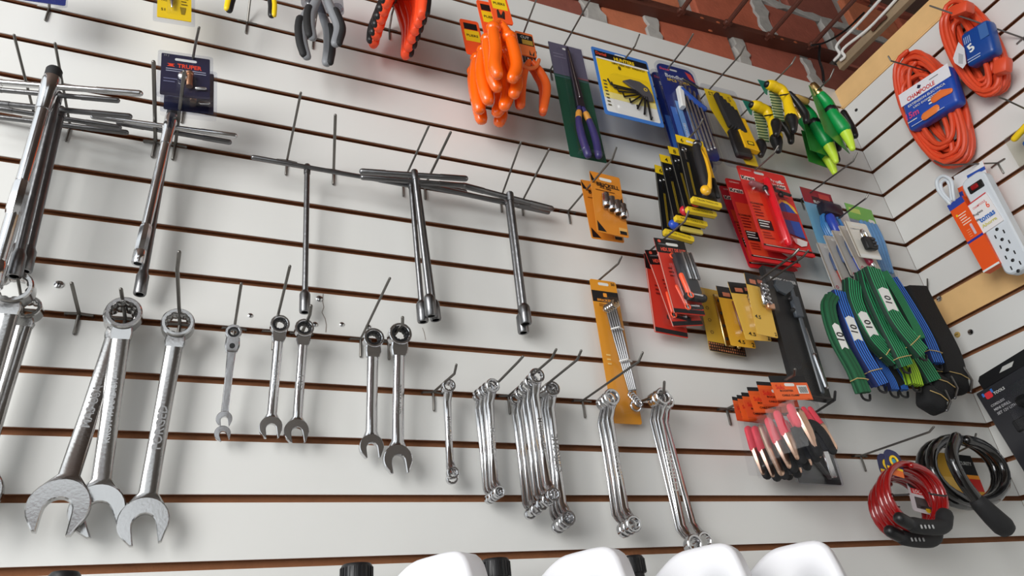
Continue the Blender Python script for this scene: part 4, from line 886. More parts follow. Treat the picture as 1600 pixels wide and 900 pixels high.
# white padlock cards
quads = [((1317, 344), (1354, 351), (1344, 402), (1378, 406)), ((1305, 350), (1342, 357), (1346, 420), (1380, 424)), ((1296, 358), (1333, 365), (1332, 431), (1366, 435)), ((1284, 366), (1321, 373), (1318, 440), (1352, 444)), ((1274, 378), (1311, 385), (1304, 452), (1338, 456))]
lk = (BLACK, paint(150, 30, 60, .3), paint(50, 84, 200, .3), paint(34, 34, 40, .3), paint(170, 60, 50, .3))
for i in (4, 3, 2, 1, 0):
    c = Card('padlock_card', ('front white card with black combination padlock', 'second padlock card with dark red barrel', 'third padlock card with blue barrel', 'fourth padlock card with black barrel', 'rearmost padlock card with small round emblem')[i], 'pack', quads[i], .172 - .025 * i, 'padlock cards')
    c.board((paint(226, 222, 212), paint(206, 200, 190), paint(200, 196, 188), paint(196, 192, 186), paint(206, 204, 202))[i], r=.07, hole=(.5, .08, .4, .06))
    MB().rod([P3(c, .02, .02, .002), P3(c, .02, .98, .002)], .0014, 6).build('folded_edge', paint(150, 140, 126), c.root)
    if i == 0:
        c.text('COMBINATION', .4, .2, .5, GREY); c.panel('yellow_print', .55, .3, .9, .75, paint(240, 196, 70), out=((.6, .32), (.84, .34), (.9, .75), (.62, .6)))
        MB().rbox(P3(c, .52, .66, .012), (c.w * .46, .016, c.h * .34), .005, 2).build('lock_body', BLACK, c.root)
        MB().rod(smooth_path([P3(c, .36, .52, .012), P3(c, .36, .36, .012), P3(c, .46, .29, .012), P3(c, .56, .36, .012), P3(c, .58, .52, .012)], 4), .0035, 8).build('shackle', SIL, c.root)
        for k in range(3): MB().rbox(P3(c, .62, .58 + .09 * k, .021), (.012, .006, .006), .0015, 1).build('number_wheel', paint(60, 60, 62), c.root)
        c.panel('white_foot', .02, .9, .98, .99, WPAP)
    else:
        MB().rod([P3(c, .42, .62, .01), P3(c, .46, .88, .01)], .009, 12).build('lock_barrel', lk[i], c.root)
        MB().rod([P3(c, .47, .9, .012), P3(c, .5, .97, .012)], .006, 10).build('lock_tip', SIL, c.root)
        MB().rod(smooth_path([P3(c, .3, .6, .01), P3(c, .3, .3, .01), P3(c, .5, .2, .01), P3(c, .7, .35, .01)], 4), .005, 8).build('lock_cable', paint(70, 90, 130, .3), c.root)
        x, z = c.p(.18, .95); MB().ring((x, -.0008, z), .005, .003, .001, 14).build('round_emblem', paint(170, 40, 70), c.root)
        c.film(.0, .1, 1, 1, .012)
# green headed bag with blue cord
c = Card('blue_cord_bag', 'clear bag of blue cord under a green header by the corner', 'pack', ((1316, 311), (1360, 333), (1362, 436), (1406, 440)), .08)
c.board(clear_mat('blueish_bag', (.62, .74, .86), .1, .2), r=.02, hole=None, name='bag_back'); c.panel('green_header', 0, 0, 1, .22, paint(122, 186, 92)); c.panel('pale_print', .1, .05, .5, .12, paint(190, 210, 110)); c.panel('white_oval', .72, .16, .95, .22, WPAP, r=.06)
for k in range(5):
    Q = [P3(c, .3 + .13 * k, .26, .008), P3(c, .28 + .13 * k, .5, .014), P3(c, .36 + .1 * k, .9, .01)]
    MB().rod(smooth_path(Q, 4), .006, 8).build('blue_cord', paint(104, 150, 196, .35), c.root)
c.film(0, .2, 1, 1, .018)
# ------------------------------------------------------------------ red folding key cards
quads = [((1015, 369), (1066, 379), (1058, 487), (1106, 496)), ((1001, 386), (1050, 396), (1056, 510), (1104, 508)), ((1008, 398), (1058, 406), (1021, 518), (1072, 528))]
for i in (2, 1, 0):
    c = Card('folding_key_card', ('front red and black card with folding hex keys', 'second red folding key card, left of the front one', 'lowest red folding key card at the rear')[i], 'pack', quads[i], .085 - .025 * i, 'red folding key cards')
    c.board(paint(206, 56, 42), r=.03, hole=(.55, .07, .4, .04)); c.panel('black_header', 0, 0, 1, .2, BLACK); c.text('UNIVERSAL', .25, .08, .3, GREY); c.text('HEX SET DE LUX', .55, .15, .82, paint(236, 90, 70), .05, bold=.03); c.panel('red_emblem', .1, .02, .2, .06, paint(230, 90, 70), r=.04)
    c.panel('edge', 0, .2, .02, 1, paint(236, 190, 176)); c.lines(.2, .36, .4, .05, 3, paint(120, 30, 24)); c.panel('black_foot', .02, .94, .98, .99, BLACKR)
    MB().rbox(P3(c, .62, .52, .014), (c.w * .52, .02, c.h * .58), .009, 2, M.Rotation(-.06, 3, 'Y')).build('tool_body', paint(44, 44, 48, .45), c.root)
    for k in range(4): MB().rod([P3(c, .56 + .09 * k, .26, .026), P3(c, .6 + .09 * k, .6, .026)], .0034, 6).build('folded_key', DCHROME if k % 2 else SIL, c.root)
    MB().rod([P3(c, .36, .56, .022), P3(c, .44, .8, .022)], .006, 10).build('orange_lever', paint(255, 96, 56, .35), c.root)
    MB().rod([P3(c, .42, .82, .018), P3(c, .9, .83, .018)], .01, 12).build('hinge_bolt', BLACKR, c.root)
    MB().rod([P3(c, .55, .81, .026), P3(c, .8, .82, .026)], .004, 8).build('chrome_bolt', CHROME, c.root)
    x, z = c.p(.36, .27); MB().ring((x, -.012, z), .0085, .0055, .003, 18).build('orange_ring', paint(255, 96, 56, .35), c.root)
    x, z = c.p(.42, .83); MB().ring((x, -.029, z), .0085, .0055, .003, 18).build('orange_ring', paint(255, 96, 56, .35), c.root)
    c.blister(.3, .2, .98, .92, .032, r=.14)
# ------------------------------------------------------------------ yellow hinge cards
quads = [((1164, 427), (1192, 431), (1182, 520), (1217, 530)), ((1139, 438), (1170, 446), (1163, 531), (1212, 533)), ((1123, 447), (1153, 452), (1138, 540), (1184, 544)), ((1096, 450), (1142, 458), (1103, 548), (1168, 556))]
HY = [paint(222, 178, 76), paint(232, 190, 84), paint(226, 172, 54), paint(206, 164, 56)]
CHK = stripe_mat('checker_print', srgb(200, 110, 70), srgb(90, 40, 34), 8)
for i in (3, 2, 1, 0):
    c = Card('hinge_card', ('front yellow card with bright hinge latch', 'second yellow hinge card marked 4.5', 'third yellow hinge card marked 4.5', 'rear yellow card with long brass hinge and checkered foot')[i], 'pack', quads[i], .115 - .03 * i, 'yellow hinge cards')
    c.board(HY[i], r=.05, hole=None); 
    if i < 3: c.panel('black_header', 0, 0, 1, .2, BLACK); c.panel('red_print', .2, .1, .5, .17, paint(200, 120, 90)); c.panel('red_print', .6, .08, .85, .14, paint(170, 100, 80))
    if i in (0, 1, 2): c.text('4.5', (.2, .3, .45)[i], (.72, .9, .92)[i], .28, BLACK, .06, ang=-.1); c.text('2', .9, .95, .1, BLACK)
    if i == 3:
        c.panel('checkered_foot', 0, .86, 1, 1, BLACK)
        for r_ in range(3):
            for q in range(16): c.lift -= .00025; c.panel('check', .01 + q * .062, .868 + r_ * .043, .045 + q * .062, .895 + r_ * .043, paint(222, 140, 90))
        for k in range(4): x, z = c.p(.16, .14 + .19 * k); MB().ring((x, -.0006, z), .005, .0035, .001, 6).build('icon_print', paint(110, 84, 40), c.root)
        MB().rbox(P3(c, .52, .5, .005), (.028, .006, c.h * .82), .002, 1, M.Rotation(-.04, 3, 'Y')).build('hinge_leaf', BRASS, c.root)
        MB().rod([P3(c, .68, .1, .008), P3(c, .76, .9, .008)], .0055, 10).build('hinge_knuckle', BRASS, c.root)
        for k in range(4): MB().ball(P3(c, .48, .2 + .2 * k, .0085), .0045, 8, (1, .4, 1)).build('screw_hole', BLACKR, c.root)
    elif i == 0:
        MB().rbox(P3(c, .62, .38, .01), (.022, .012, .055), .003, 1).build('latch', CHROME, c.root)
        for k in range(5): MB().rod([P3(c, .5 + .06 * (k % 3), .22 + .07 * k, .018), P3(c, .72, .25 + .07 * k, .02)], .0035, 6).build('latch_screw', CHROME, c.root)
        MB().rbox(P3(c, .78, .55, .012), (.022, .01, .016), .002, 1).build('latch_plate', mat('copper', (.75, .42, .26), .3, 1), c.root); c.blister(.25, .1, 1.05, .68, .026)
    else:
        MB().rbox(P3(c, .62 if i == 1 else .55, .5, .005), (.011, .006, c.h * .5), .002, 1, M.Rotation(-.06, 3, 'Y')).build('hinge_leaf', BRASS if i == 1 else paint(120, 70, 40, .35), c.root)
        for k in range(3): MB().ball(P3(c, .58, .26 + .07 * k, .009), .005, 8).build('screw_head', CHROME, c.root)
        c.film(.3, .15, .95, .85, .014)
# ------------------------------------------------------------------ caliper box
c = Card('caliper_box', 'tall black box with plastic caliper under clear film', 'pack', ((1190, 415), (1243, 425), (1246, 617), (1297, 625)), .105)
c.board(paint(22, 22, 24, .55), t=.014, r=.02, hole=None, name='box'); c.panel('grey_header', .08, .02, .98, .12, paint(54, 54, 56)); c.text('PLASTIC CALIPER', .55, .1, .8, paint(206, 206, 204), .026, bold=.02)
CG = paint(70, 76, 82, .35)
MB().rod([P3(c, .66, .14, .008), P3(c, .7, .96, .008)], .006, 8, flat=.6, up=(0, 1, 0)).build('beam', CG, c.root)
MB().prism([c.p(*q) for q in ((.14, .17), (.2, .13), (.68, .12), (.74, .16), (.6, .2), (.42, .24), (.2, .22))], -.012, -.004, cham=.001).build('jaws', CG, c.root)
MB().rbox(P3(c, .64, .33, .009), (.026, .012, .06), .003, 1).build('slider', paint(60, 66, 74, .35), c.root)
for v in (.27, .36): MB().ball(P3(c, .5, v, .01), .006, 8).build('thumb_screw', BLACK, c.root)
MB().rod([P3(c, .7, .5, .013), P3(c, .74, .7, .013)], .002, 6).build('depth_rod', SIL, c.root)
MB().rod([P3(c, .73, .7, .013), P3(c, .8, .93, .013)], .0055, 8).build('steel_tip', CHROME, c.root)
MB().rbox(P3(c, .5, 1.0, -.004), (c.w, .02, .006), .001, 1).build('box_foot', BLACK, c.root)
c.film(.03, .02, .98, .99, .014, clear_mat('box_film', (.98, .98, .98), .01, .12))
# ------------------------------------------------------------------ orange wrench set card
c = Card('wrench_set_card', 'long orange card holding a bound set of chrome wrenches', 'pack', ((913, 434), (958, 441), (967, 659), (1008, 666)), .022)
c.board(paint(222, 148, 40, .35), r=.08, hole=(.5, .03, .4, .022)); c.panel('black_header', 0, .085, 1, .17, BLACK); c.text('BRICKELL', .48, .155, .62, paint(232, 150, 50), .018, bold=.03); c.panel('emblem', .42, .1, .56, .13, paint(232, 150, 50), r=.03); c.text('50', .86, .025, .14, BLACK)
c.lines(.2, .75, .185, .012, 2, paint(130, 76, 20)); c.lines(.14, .3, .55, .03, 3, paint(240, 200, 120))
for k in range(5):
    o = .065 * k
    MB().rod([P3(c, .36 + o, .27 - .006 * k, .012 + .002 * k), P3(c, .42 + o, .45, .014 + .002 * k), P3(c, .62 + o * .6, .8, .014 + .002 * k)], [.0028, .0024, .0028], 12).build('wrench_shank', mat('bound_wrench_steel', (.34, .34, .34), .35, 1), c.root)
    o2 = [(x + c.p(.34 + o, 0)[0], z + c.p(0, .245 - .008 * k)[1]) for x, z in [(a, -b_) for a, b_ in jaw_outline(0, .0105, .0048, 14)]]
    MB().prism(o2, -.016 - .0022 * k, -.012 - .0022 * k).build('wrench_jaw', CHROME, c.root)
    x, z = c.p(.66 + .03 * k, .83 + .015 * k); MB().ring((x, -.014 - .002 * k, z), .009, .0055, .005, 20).build('wrench_ring', CHROME, c.root)
for u, v in ((.5, .4), (.6, .62)): MB().rod([P3(c, u - .2, v, .022), P3(c, u, v - .005, .031), P3(c, u + .22, v - .005, .022)], .0022, 6).build('white_tie', WPAP, c.root)
x, z = c.p(.74, .9); MB().ring((x, -.014, z), .0135, .009, .006, 24).build('wrench_ring', CHROME, c.root)
c.blister(.2, .17, .92, .96, .036, r=.1)
# ------------------------------------------------------------------ jumper clamp bags
quads = [((1196, 584), (1252, 591), (1246, 708), (1309, 711)), ((1180, 594), (1234, 601), (1219, 720), (1280, 722)), ((1164, 602), (1217, 609), (1209, 735), (1266, 734)), ((1156, 611), (1206, 618), (1196, 746), (1248, 745)), ((1150, 616), (1198, 622), (1185, 749), (1232, 748)), ((1145, 620), (1190, 626), (1168, 744), (1216, 746))]
COP = mat('copper_clamp', (.78, .52, .38), .3, 1); PNK = paint(232, 66, 84, .4)
nm = ('front', 'second', 'third', 'fourth', 'fifth', 'rearmost')
for i in (5, 4, 3, 2, 1, 0):
    c = Card('clamp_bag', nm[i] + ' clear bag of jumper clamps under an orange header', 'pack', quads[i], .17 - .024 * i, 'jumper clamp bags')
    c.panel('black_strip', 0, 0, 1, .1, BLACKR, r=.02); c.panel('black_flap', 0, .05, 1, .3, paint(236, 100, 40)) if i else c.panel('orange_header', 0, .09, 1, .32, paint(244, 104, 44))
    c.panel('orange_print', 0, .1, 1, .32, (paint(244, 104, 44), paint(226, 88, 44))[i % 2]); c.panel('hang_slot', .35, .1, .62, .14, WPAP, r=.03)
    c.text('Sulu', .2, .15, .22, RED); c.text('BOOSTER', .35, .2, .36, BLACK, .025); c.text('CABLE CLAMP', .42, .26, .48, BLACK, .025); c.panel('barcode', .66, .13, .94, .24, WPAP)
    b = MB(); l = c.up()
    for k in range(8): x0, z0 = c.p(.7 + .028 * k, .23); x1, z1 = c.p(.7 + .028 * k + .014, .15); b.prism([(x0, z0), (x1, z0), (x1, z1), (x0, z1)], -l, -l + .0002)
    b.build('barcode_bars', BLACK, c.root, smooth=False)
    if i in (1, 2, 4, 5) or i == 0:
        PA = ((.2, .46), (.27, .68), (.36, .97)) if i else ((.3, .4), (.34, .52), (.46, .95))
        if i: MB().rod([P3(c, *PA[0], .012), P3(c, *PA[1], .012)], [.011, .0135], 10, flat=.6, up=(0, 1, 0)).build('clamp_handle', PNK, c.root)
        MB().rod([P3(c, *PA[1], .013), P3(c, PA[1][0] * .5 + PA[2][0] * .5, PA[1][1] * .5 + PA[2][1] * .5, .014), P3(c, *PA[2], .012)], [.012, .0115, .006], 8, flat=.6, up=(0, 1, 0)).build('clamp_jaw', COP, c.root)
        if i == 0: MB().rod([P3(c, .2, .44, .01), P3(c, .24, .62, .01)], [.01, .012], 10, flat=.6, up=(0, 1, 0)).build('clamp_handle', PNK, c.root)
    else: MB().rod([P3(c, .22, .46, .012), P3(c, .28, .66, .012), P3(c, .4, .96, .012)], [.01, .012, .009], 10, flat=.6, up=(0, 1, 0)).build('clamp_jaw', COP, c.root)
    MB().rod(smooth_path([P3(c, .5, .98, .009), P3(c, .46, .76, .01), P3(c, .58, .66, .01), P3(c, .76, .74, .01), P3(c, .9, .96, .009)], 5), .0125, 10, flat=.6, up=(0, 1, 0)).build('black_cable', BLACKR, c.root)
    MB().rbox(P3(c, .66, .87, .006), (c.w * .5, .01, c.h * .22), .004, 2).build('cable_loop', paint(30, 32, 40, .5), c.root)
    for u in (.56, .74): MB().rod([P3(c, u, .46, .008), P3(c, u + .13, .68, .009)], [.007, .009], 10, flat=.6, up=(0, 1, 0)).build('clamp_handle', PNK, c.root)
    MB().rod([P3(c, .86, .68, .011), P3(c, .95, .94, .011)], [.008, .009], 8, flat=.6, up=(0, 1, 0)).build('clamp_jaw', COP, c.root)
    c.film(0, .3, 1, 1.0, .022, clear_mat('grey_bag_film', (.9, .9, .91), .01, .14))
# black pack under the clamp bags
c = Card('scraper_pack', 'black pack with silver blade hanging below the clamp bags', 'pack', ((1222, 660), (1290, 664), (1250, 755), (1312, 757)), .045)
c.board(paint(28, 26, 27, .35), r=.03, hole=None); clearpack(c, over=.03)
MB().rbox(P3(c, .76, .66, .008), (.018, .008, c.h * .5), .002, 1, M.Rotation(-.08, 3, 'Y')).build('blade', SIL, c.root)
MB().rod(smooth_path([P3(c, .25, .3, .006), P3(c, .45, .6, .006), P3(c, .7, .9, .006)], 4), .005, 8).build('handle', paint(60, 58, 60, .4), c.root); c.blister(.1, .1, .95, .95, .016)
# ------------------------------------------------------------------ striped straps near the corner
S_G = stripe_mat('green_black_webbing', srgb(14, 48, 34), srgb(48, 168, 106), 6.5, .56)
S_D = stripe_mat('dark_green_webbing', srgb(20, 70, 44), srgb(24, 92, 56), 3, .3)
S_B = stripe_mat('blue_black_webbing', srgb(14, 30, 84), srgb(54, 124, 222), 5.5, .52)
S_L = stripe_mat('lime_webbing', srgb(60, 90, 20), srgb(164, 208, 40), 5.5, .3)
BLK = mat('black_webbing', srgb(20, 20, 22), .8, bump=.6, bscale=300)
TAN = paint(196, 168, 110, .6)
def strap(label, m, pts, wpx, th=.016, tag=None, tie=True, hookend=True, group='striped elastic straps'):
    Q = smooth_path([U(*p) for p in pts], 6); t = thing('elastic_strap', label, 'strap', Q[0], group); q = mpp(Q[len(Q) // 2]); W = wpx * q
    wv = []
    for i in range(len(Q)):
        tg = (Q[min(i + 1, len(Q) - 1)] - Q[max(i - 1, 0)]); wv.append(tg.cross(V((0, 1, 0))).normalized() * -W + V((0, .004, 0)))
    MB().band(Q, wv, th).build('webbing', m, t)
    Q2 = [p + V((.004, .014, .004)) for p in Q]; MB().band(Q2, wv, th * .6).build('rear_fold', m, t)
    if tie:
        k = int(len(Q) * .86); a = wv[k] * .56; P = Q[k]
        MB().rod([P - a + V((0, .01, 0)), P - a * .9 + V((0, -th * .6, .002)), P + V((0, -th * .75, .004)), P + a * .9 + V((0, -th * .6, .006)), P + a + V((0, .01, .006))], .0013, 6).build('rubber_band', TAN, t)
    if hookend:
        P = Q[-1]; MB().rod(smooth_path([P + V((-.008, .004, .004)), P + V((-.006, .004, -.012)), P + V((.012, .004, -.016)), P + V((.02, .004, -.002))], 3), .003, 6).build('end_hook', BLACK, t)
    if tag:
        k = int(len(Q) * tag); P = Q[k]; z = (Q[k - 1] - Q[k + 1]).normalized(); x = (wv[k] - z * wv[k].dot(z)).normalized(); x = x if x.x > 0 else -x
        y = z.cross(x); R = M((x, y, z)).transposed(); w2 = W * .34; h2 = .034
        o = [(-w2, -h2), (0, -h2 * .82), (w2, -h2), (w2, h2 * .86), (0, h2 * 1.05), (-w2, h2 * .86)]
        b = MB(); b.prism(o, -.0008, 0); tg = b.build('price_tag', WPAP, t, origin=(0, 0, 0)); tg.matrix_basis = M.Translation(P - t.location + y * -(th * .53)) @ R.to_4x4()
        text('10', tg, (0, -.001, 0), .022, BLACK, PI / 2 - .2, None, 'price_lettering', .02)
    return t
strap('black strap bundle at the rear, right by the corner', BLK, [(1428, 450, .06), (1448, 490, .06), (1478, 548, .06), (1490, 590, .06)], 46, .03, tie=False, hookend=False)
strap('blue striped strap right of the green ones', S_B, [(1392, 436, .09), (1420, 480, .09), (1446, 525, .09), (1464, 568, .09)], 24)
strap('black strap behind the blue ones', BLK, [(1410, 450, .05), (1440, 505, .05), (1462, 560, .05), (1478, 600, .05)], 34, .02, hookend=False)
strap('dark green striped strap low behind the lime one', S_G, [(1405, 500, .09), (1425, 545, .09), (1445, 575, .09), (1458, 596, .09)], 32, tie=False)
strap('lime striped strap peeping out under the green ones', S_L, [(1395, 510, .105), (1412, 555, .105), (1424, 580, .105), (1431, 602, .105)], 24, tie=False)
strap('short blue striped strap end under the middle', S_B, [(1350, 520, .09), (1375, 570, .09), (1390, 595, .09), (1396, 610, .09)], 16, tie=False)
strap('second short blue strap end under the middle', S_B, [(1365, 520, .08), (1390, 570, .08), (1404, 592, .08), (1411, 610, .08)], 15, tie=False)
strap('black strap hanging between the blue and green ones', BLK, [(1345, 490, .08), (1370, 545, .08), (1392, 585, .08), (1404, 604, .08)], 26, tie=False, hookend=False)
strap('dark green strap at the far left, tagged 10', S_D, [(1302, 463, .125), (1296, 482, .13), (1309, 528, .13), (1336, 578, .13), (1351, 614, .13)], 19, tag=.5)
strap('blue striped strap tagged 10 left of the green ones', S_B, [(1309, 457, .12), (1320, 490, .125), (1343, 545, .125), (1377, 602, .125)], 25, tag=.5)
strap('green striped strap with low left tag', S_G, [(1332, 440, .13), (1337, 475, .135), (1362, 525, .135), (1398, 563, .13)], 27, tag=.56)
strap('wide green striped strap in the middle, untagged', S_G, [(1352, 428, .14), (1361, 460, .145), (1384, 512, .145), (1404, 550, .145), (1414, 572, .14)], 29)
strap('green striped strap in front with the highest tag', S_G, [(1362, 421, .16), (1376, 455, .165), (1402, 505, .165), (1440, 552, .16)], 31, tag=.45)
strap('narrow green striped strap on the right of the front one', S_G, [(1378, 426, .13), (1402, 465, .13), (1424, 505, .13), (1436, 530, .13)], 18, tie=False, hookend=False)
for i, (x, y, r, a) in enumerate(((1455, 626, 19, .5), (1466, 606, 20, .4), (1488, 594, 22, .3))):
    P = U(x, y, .09 - .02 * i); q = mpp(P); t = thing('strap_roll', ('lowest', 'middle', 'highest')[i] + ' rolled black strap end near the corner', 'strap', P, 'rolled black straps')
    MB().rbox(P, (r * 2.1 * q, .05, r * 1.9 * q), r * .5 * q, 3, M.Rotation(a, 3, 'Y')).build('roll', BLK, t)
    R = M.Rotation(a, 3, 'Y'); MB().rod([P + R @ V(p) for p in ((-r * q, -.0265, .0), (0, -.028, .006), (r * q, -.0265, .002))], .0013, 6).build('rubber_band', TAN, t)
    MB().rod([P + R @ V(p) for p in ((r * .5 * q, -.027, r * .9 * q), (r * .9 * q, -.03, 0), (r * .6 * q, -.027, -r * q))], .0035, 8).build('wire_hook_end', DCHROME, t)
# ------------------------------------------------------------------ cable locks
def coil(C, A, B, turns, depth, jit, seed, n=28, shrink=.0):
    rg = random.Random(seed); o = []; N = int(turns * n); ph = [rg.uniform(-jit, jit) for _ in range(int(turns) + 3)]; ph2 = [rg.uniform(-jit, jit) for _ in range(int(turns) + 3)]
    for i in range(N + 1):
        k = i / n; a = 2 * PI * k; j = int(k); f = k - j; s = 1 + ph[j] * (1 - f) + ph[j + 1] * f - shrink * k; s2 = ph2[j] * (1 - f) + ph2[j + 1] * f
        o.append(C + A * math.cos(a) * s + B * math.sin(a) * s + A * s2 + depth * (k / turns))
    return o
REDC = mat('translucent_red_vinyl', srgb(146, 14, 16), .12, coat=.8)
for i in range(2):
    cx, cy, d = ((1436, 772, .15), (1421, 792, .095))[i]
    C = U(cx, cy, d); A = U(cx - 13, cy - 49, d) - C; B = U(cx + 42, cy + 2, d) - C
    t = thing('cable_lock', ('front red coiled cable lock', 'rear red coiled cable lock, lower left')[i], 'cable lock', C, 'red cable locks')
    MB().rod(coil(C, A, B, 3.0, V((0, .036, .0)), .06, 3 + i, shrink=.02), 5.2 * mpp(C), 12).build('red_cable', REDC, t)
    E = [U(cx + x, cy + y, d + .01) for x, y in ((-30, 38), (-10, 48), (14, 52), (36, 50), (40, 34))]
    MB().rod(smooth_path(E[:3], 4), .013, 12).build('cable_sleeve', BLACK, t)
    MB().rod(smooth_path(E[1:], 4), [.016] * 9 + [.017] * 4, 12).build('lock_barrel', BLACKR, t)
    for k in range(4): P = U(cx + 4 + 6 * k, cy + 51, d + .028); MB().rbox(P, (.004, .003, .008), .001, 1).build('number_wheel', paint(160, 160, 160), t)
    W = U(cx, cy + 2, d + .012); MB().rod([U(cx - 42, cy, d), U(cx - 40, cy + 2, d + .012), U(cx - 18, cy + 1, d + .012), U(cx - 16, cy, d)], .0022, 6).build('cable_tie', BLACK, t)
    MB().rod([U(cx + 16, cy - 2, d), U(cx + 18, cy, d + .012), U(cx + 40, cy + 3, d + .012), U(cx + 43, cy + 2, d)], .0022, 6).build('cable_tie', BLACK, t)
    Q = ((1381, 702), (1408, 706), (1386, 742), (1412, 746)) if i == 0 else ((1370, 708), (1396, 712), (1376, 746), (1402, 750))
    c = Card('lock_tag', '', '', Q, d - .012, into=t, base=lambda c: (c.flat(.0012, .4), paint(34, 36, 84))); x, z = c.p(.52, .42); MB().ring((x, -.001, z), .013, .008, .001, 22).build('yellow_ring', YEL, c.root); MB().ball((x, -.0005, z), .006, 8, (1, .2, 1)).build('blue_dot', paint(60, 150, 170), c.root); c.panel('orange_foot', .06, .74, .94, .98, paint(230, 110, 40)); c.panel('yellow_band', .06, .66, .94, .74, YEL)
c = Card('picture_card', '', '', ((1418, 742), (1446, 746), (1424, 800), (1458, 802)), .085, into=t, base=lambda c: (c.flat(.0012, .1), paint(214, 206, 210))); c.panel('dark_print', .0, .05, .5, .4, BLACK, r=.2); c.panel('red_print', .1, .38, .8, .52, RED); c.panel('dark_print', .2, .6, .95, .9, paint(60, 50, 50)); c.text('LOCK', .45, .45, .5, WPAP); c.panel('yellow_dot', .6, .85, .85, .97, YEL, r=.1)
t = thing('cable_lock', 'thick black armoured cable lock coiled at lower right', 'cable lock', U(1520, 735, .1))
LD = .1; C = U(1522, 732, LD); A = U(1510, 684, LD) - C; B = U(1574, 736, LD) - C; q = mpp(C)
BV = mat('glossy_black_vinyl', srgb(16, 15, 15), .15, coat=.7)
MB().rod(coil(C, A, B, 2.0, V((0, .05, 0)), .07, 14), 8.6 * q, 14).build('black_cable', BV, t)
end = [U(1494, 684, LD + .03), U(1487, 712, LD + .035), U(1502, 748, LD + .035), U(1527, 782, LD + .03)]
MB().rod(smooth_path(end, 5), 9 * q, 14).build('cable_end', BV, t)
MB().rod([U(1530, 786, LD + .03), U(1550, 806, LD + .03), U(1567, 822, LD + .03)], [12.5 * q, 14.5 * q, 15.5 * q], 16).build('lock_barrel', BLACKR, t)
c = Card('lock_card', '', '', ((1455, 715), (1520, 705), (1478, 790), (1535, 780)), .03, into=t, base=lambda c: (c.flat(), paint(206, 158, 50)))
c.panel('black_print', .5, 0, 1, .42, BLACKR); c.text('SECURITY', .76, .18, .36, paint(200, 200, 196)); c.panel('red_print', .55, .5, 1, .75, paint(196, 44, 40)); c.panel('orange_band', .5, .42, 1, .5, paint(236, 150, 50)); c.panel('pale_print', .1, .5, .45, .9, paint(222, 180, 90))
# ------------------------------------------------------------------ extension cords on the right wall
ORW = mat('orange_cord_vinyl', srgb(226, 80, 46), .35)
def oval(C, A, B, turns, depth, jit, seed, n=34, pw=.72):
    rg = random.Random(seed); o = []; T = int(turns) + 3; s1 = [rg.uniform(1 - jit, 1.02) for _ in range(T)]; s2 = [rg.uniform(1 - jit * 1.6, 1.02) for _ in range(T)]; ob = [rg.uniform(-jit, jit) * .5 for _ in range(T)]
    for i in range(int(turns * n) + 1):
        k = i / n; j = int(k); f = k - j; a = 2 * PI * k; ca, sa = math.cos(a), math.sin(a)
        mix = lambda L: L[j] * (1 - f) + L[j + 1] * f
        o.append(C + A * ca * mix(s1) + B * math.copysign(abs(sa) ** pw, sa) * mix(s2) + B * mix(ob) + depth * (k / turns))
    return o
def cord(label, ctr, top, side, turns, seed, rp, e0, quad, e1, m, dep):
    C = UR(*ctr, e0); A = UR(*top, e0) - C; B = UR(*side, e0) - C
    t = thing('extension_cord', label, 'extension cord', C, 'orange extension cords'); r = rp * mpp(C)
    MB().rod(oval(C + V((.03, 0, 0)), A, B, turns, V((-.05, 0, 0)), .22, seed), r, 8).build('cord', ORW, t)
    MB().rod(oval(C + V((.03, 0, 0)), A * .97, B * .9, turns, V((-.05, 0, 0)), .5, seed + 5), r, 8).build('cord', ORW, t)
    c = Card('sleeve', '', '', quad, e1, right=True, into=t, base=lambda c: (MB().rbox((0, dep / 2 - .002, -c.h / 2), (c.w, dep, c.h), .014, 3), m)); c.lift = .0025
    return t, c
t, c = cord('orange extension cord with blue and white sleeve printed 15m', (1457, 167), (1420, 86), (1500, 143), 8, 5, 3.8, .05, ((1402, 149), (1479, 103), (1421, 201), (1503, 161)), .098, paint(36, 76, 172, .3), .045)
c.panel('white_band', 0.0, 0, 1.0, .33, paint(232, 230, 236)); c.text('CHAMPOOLE', .42, .24, .56, paint(206, 60, 60), .11, bold=.03); c.panel('emblem', 0, 0, 1, 1, NAVY, out=((.4, .05), (.46, .1), (.42, .16), (.37, .12)))
c.lines(.62, .86, .1, .06, 1, GREY); c.text('EXTENSION ELECTRICA', .5, .42, .74, WPAP, .06); c.text('USO DOMESTICO', .5, .52, .56, WPAP, .05); c.text('15m', .17, .66, .26, paint(206, 70, 130), .16, bold=.03); c.lines(.05, .3, .8, .06, 1, WPAP)
MB().rod([P3(c, .62, .62, .004), P3(c, .76, .6, .004), P3(c, .92, .66, .004)], [.012, .013, .008], 8, flat=.3, up=(0, 1, 0)).build('plug_print', paint(240, 120, 56), c.root)
for v in (.58, .66): MB().rod([P3(c, .52, v, .004), P3(c, .6, v, .004)], .003, 6, flat=.3, up=(0, 1, 0)).build('prong_print', WPAP, c.root)
MB().rod([P3(c, .38, .88, .004), P3(c, .6, .86, .004)], .0125, 8, flat=.25, up=(0, 1, 0)).build('socket_print', paint(240, 130, 60), c.root)
c.lines(.1, .98, .93, .05, 1, paint(190, 200, 230))
t, c = cord('orange extension cord with plain blue sleeve at the upper right', (1521, 76), (1489, 6), (1558, 57), 7, 9, 3.8, .05, ((1498, 54), (1538, 31), (1510, 104), (1561, 79)), .098, paint(22, 70, 148, .3), .045)
MB().rbox(UR(1504, 16, .11), (.04, .05, .035), .008, 2, M.Rotation(.5, 3, 'X')).build('plug', ORW, t)
MB().rbox(UR(1567, 104, .08), (.035, .04, .045), .01, 2, M.Rotation(.5, 3, 'X')).build('socket', ORW, t)
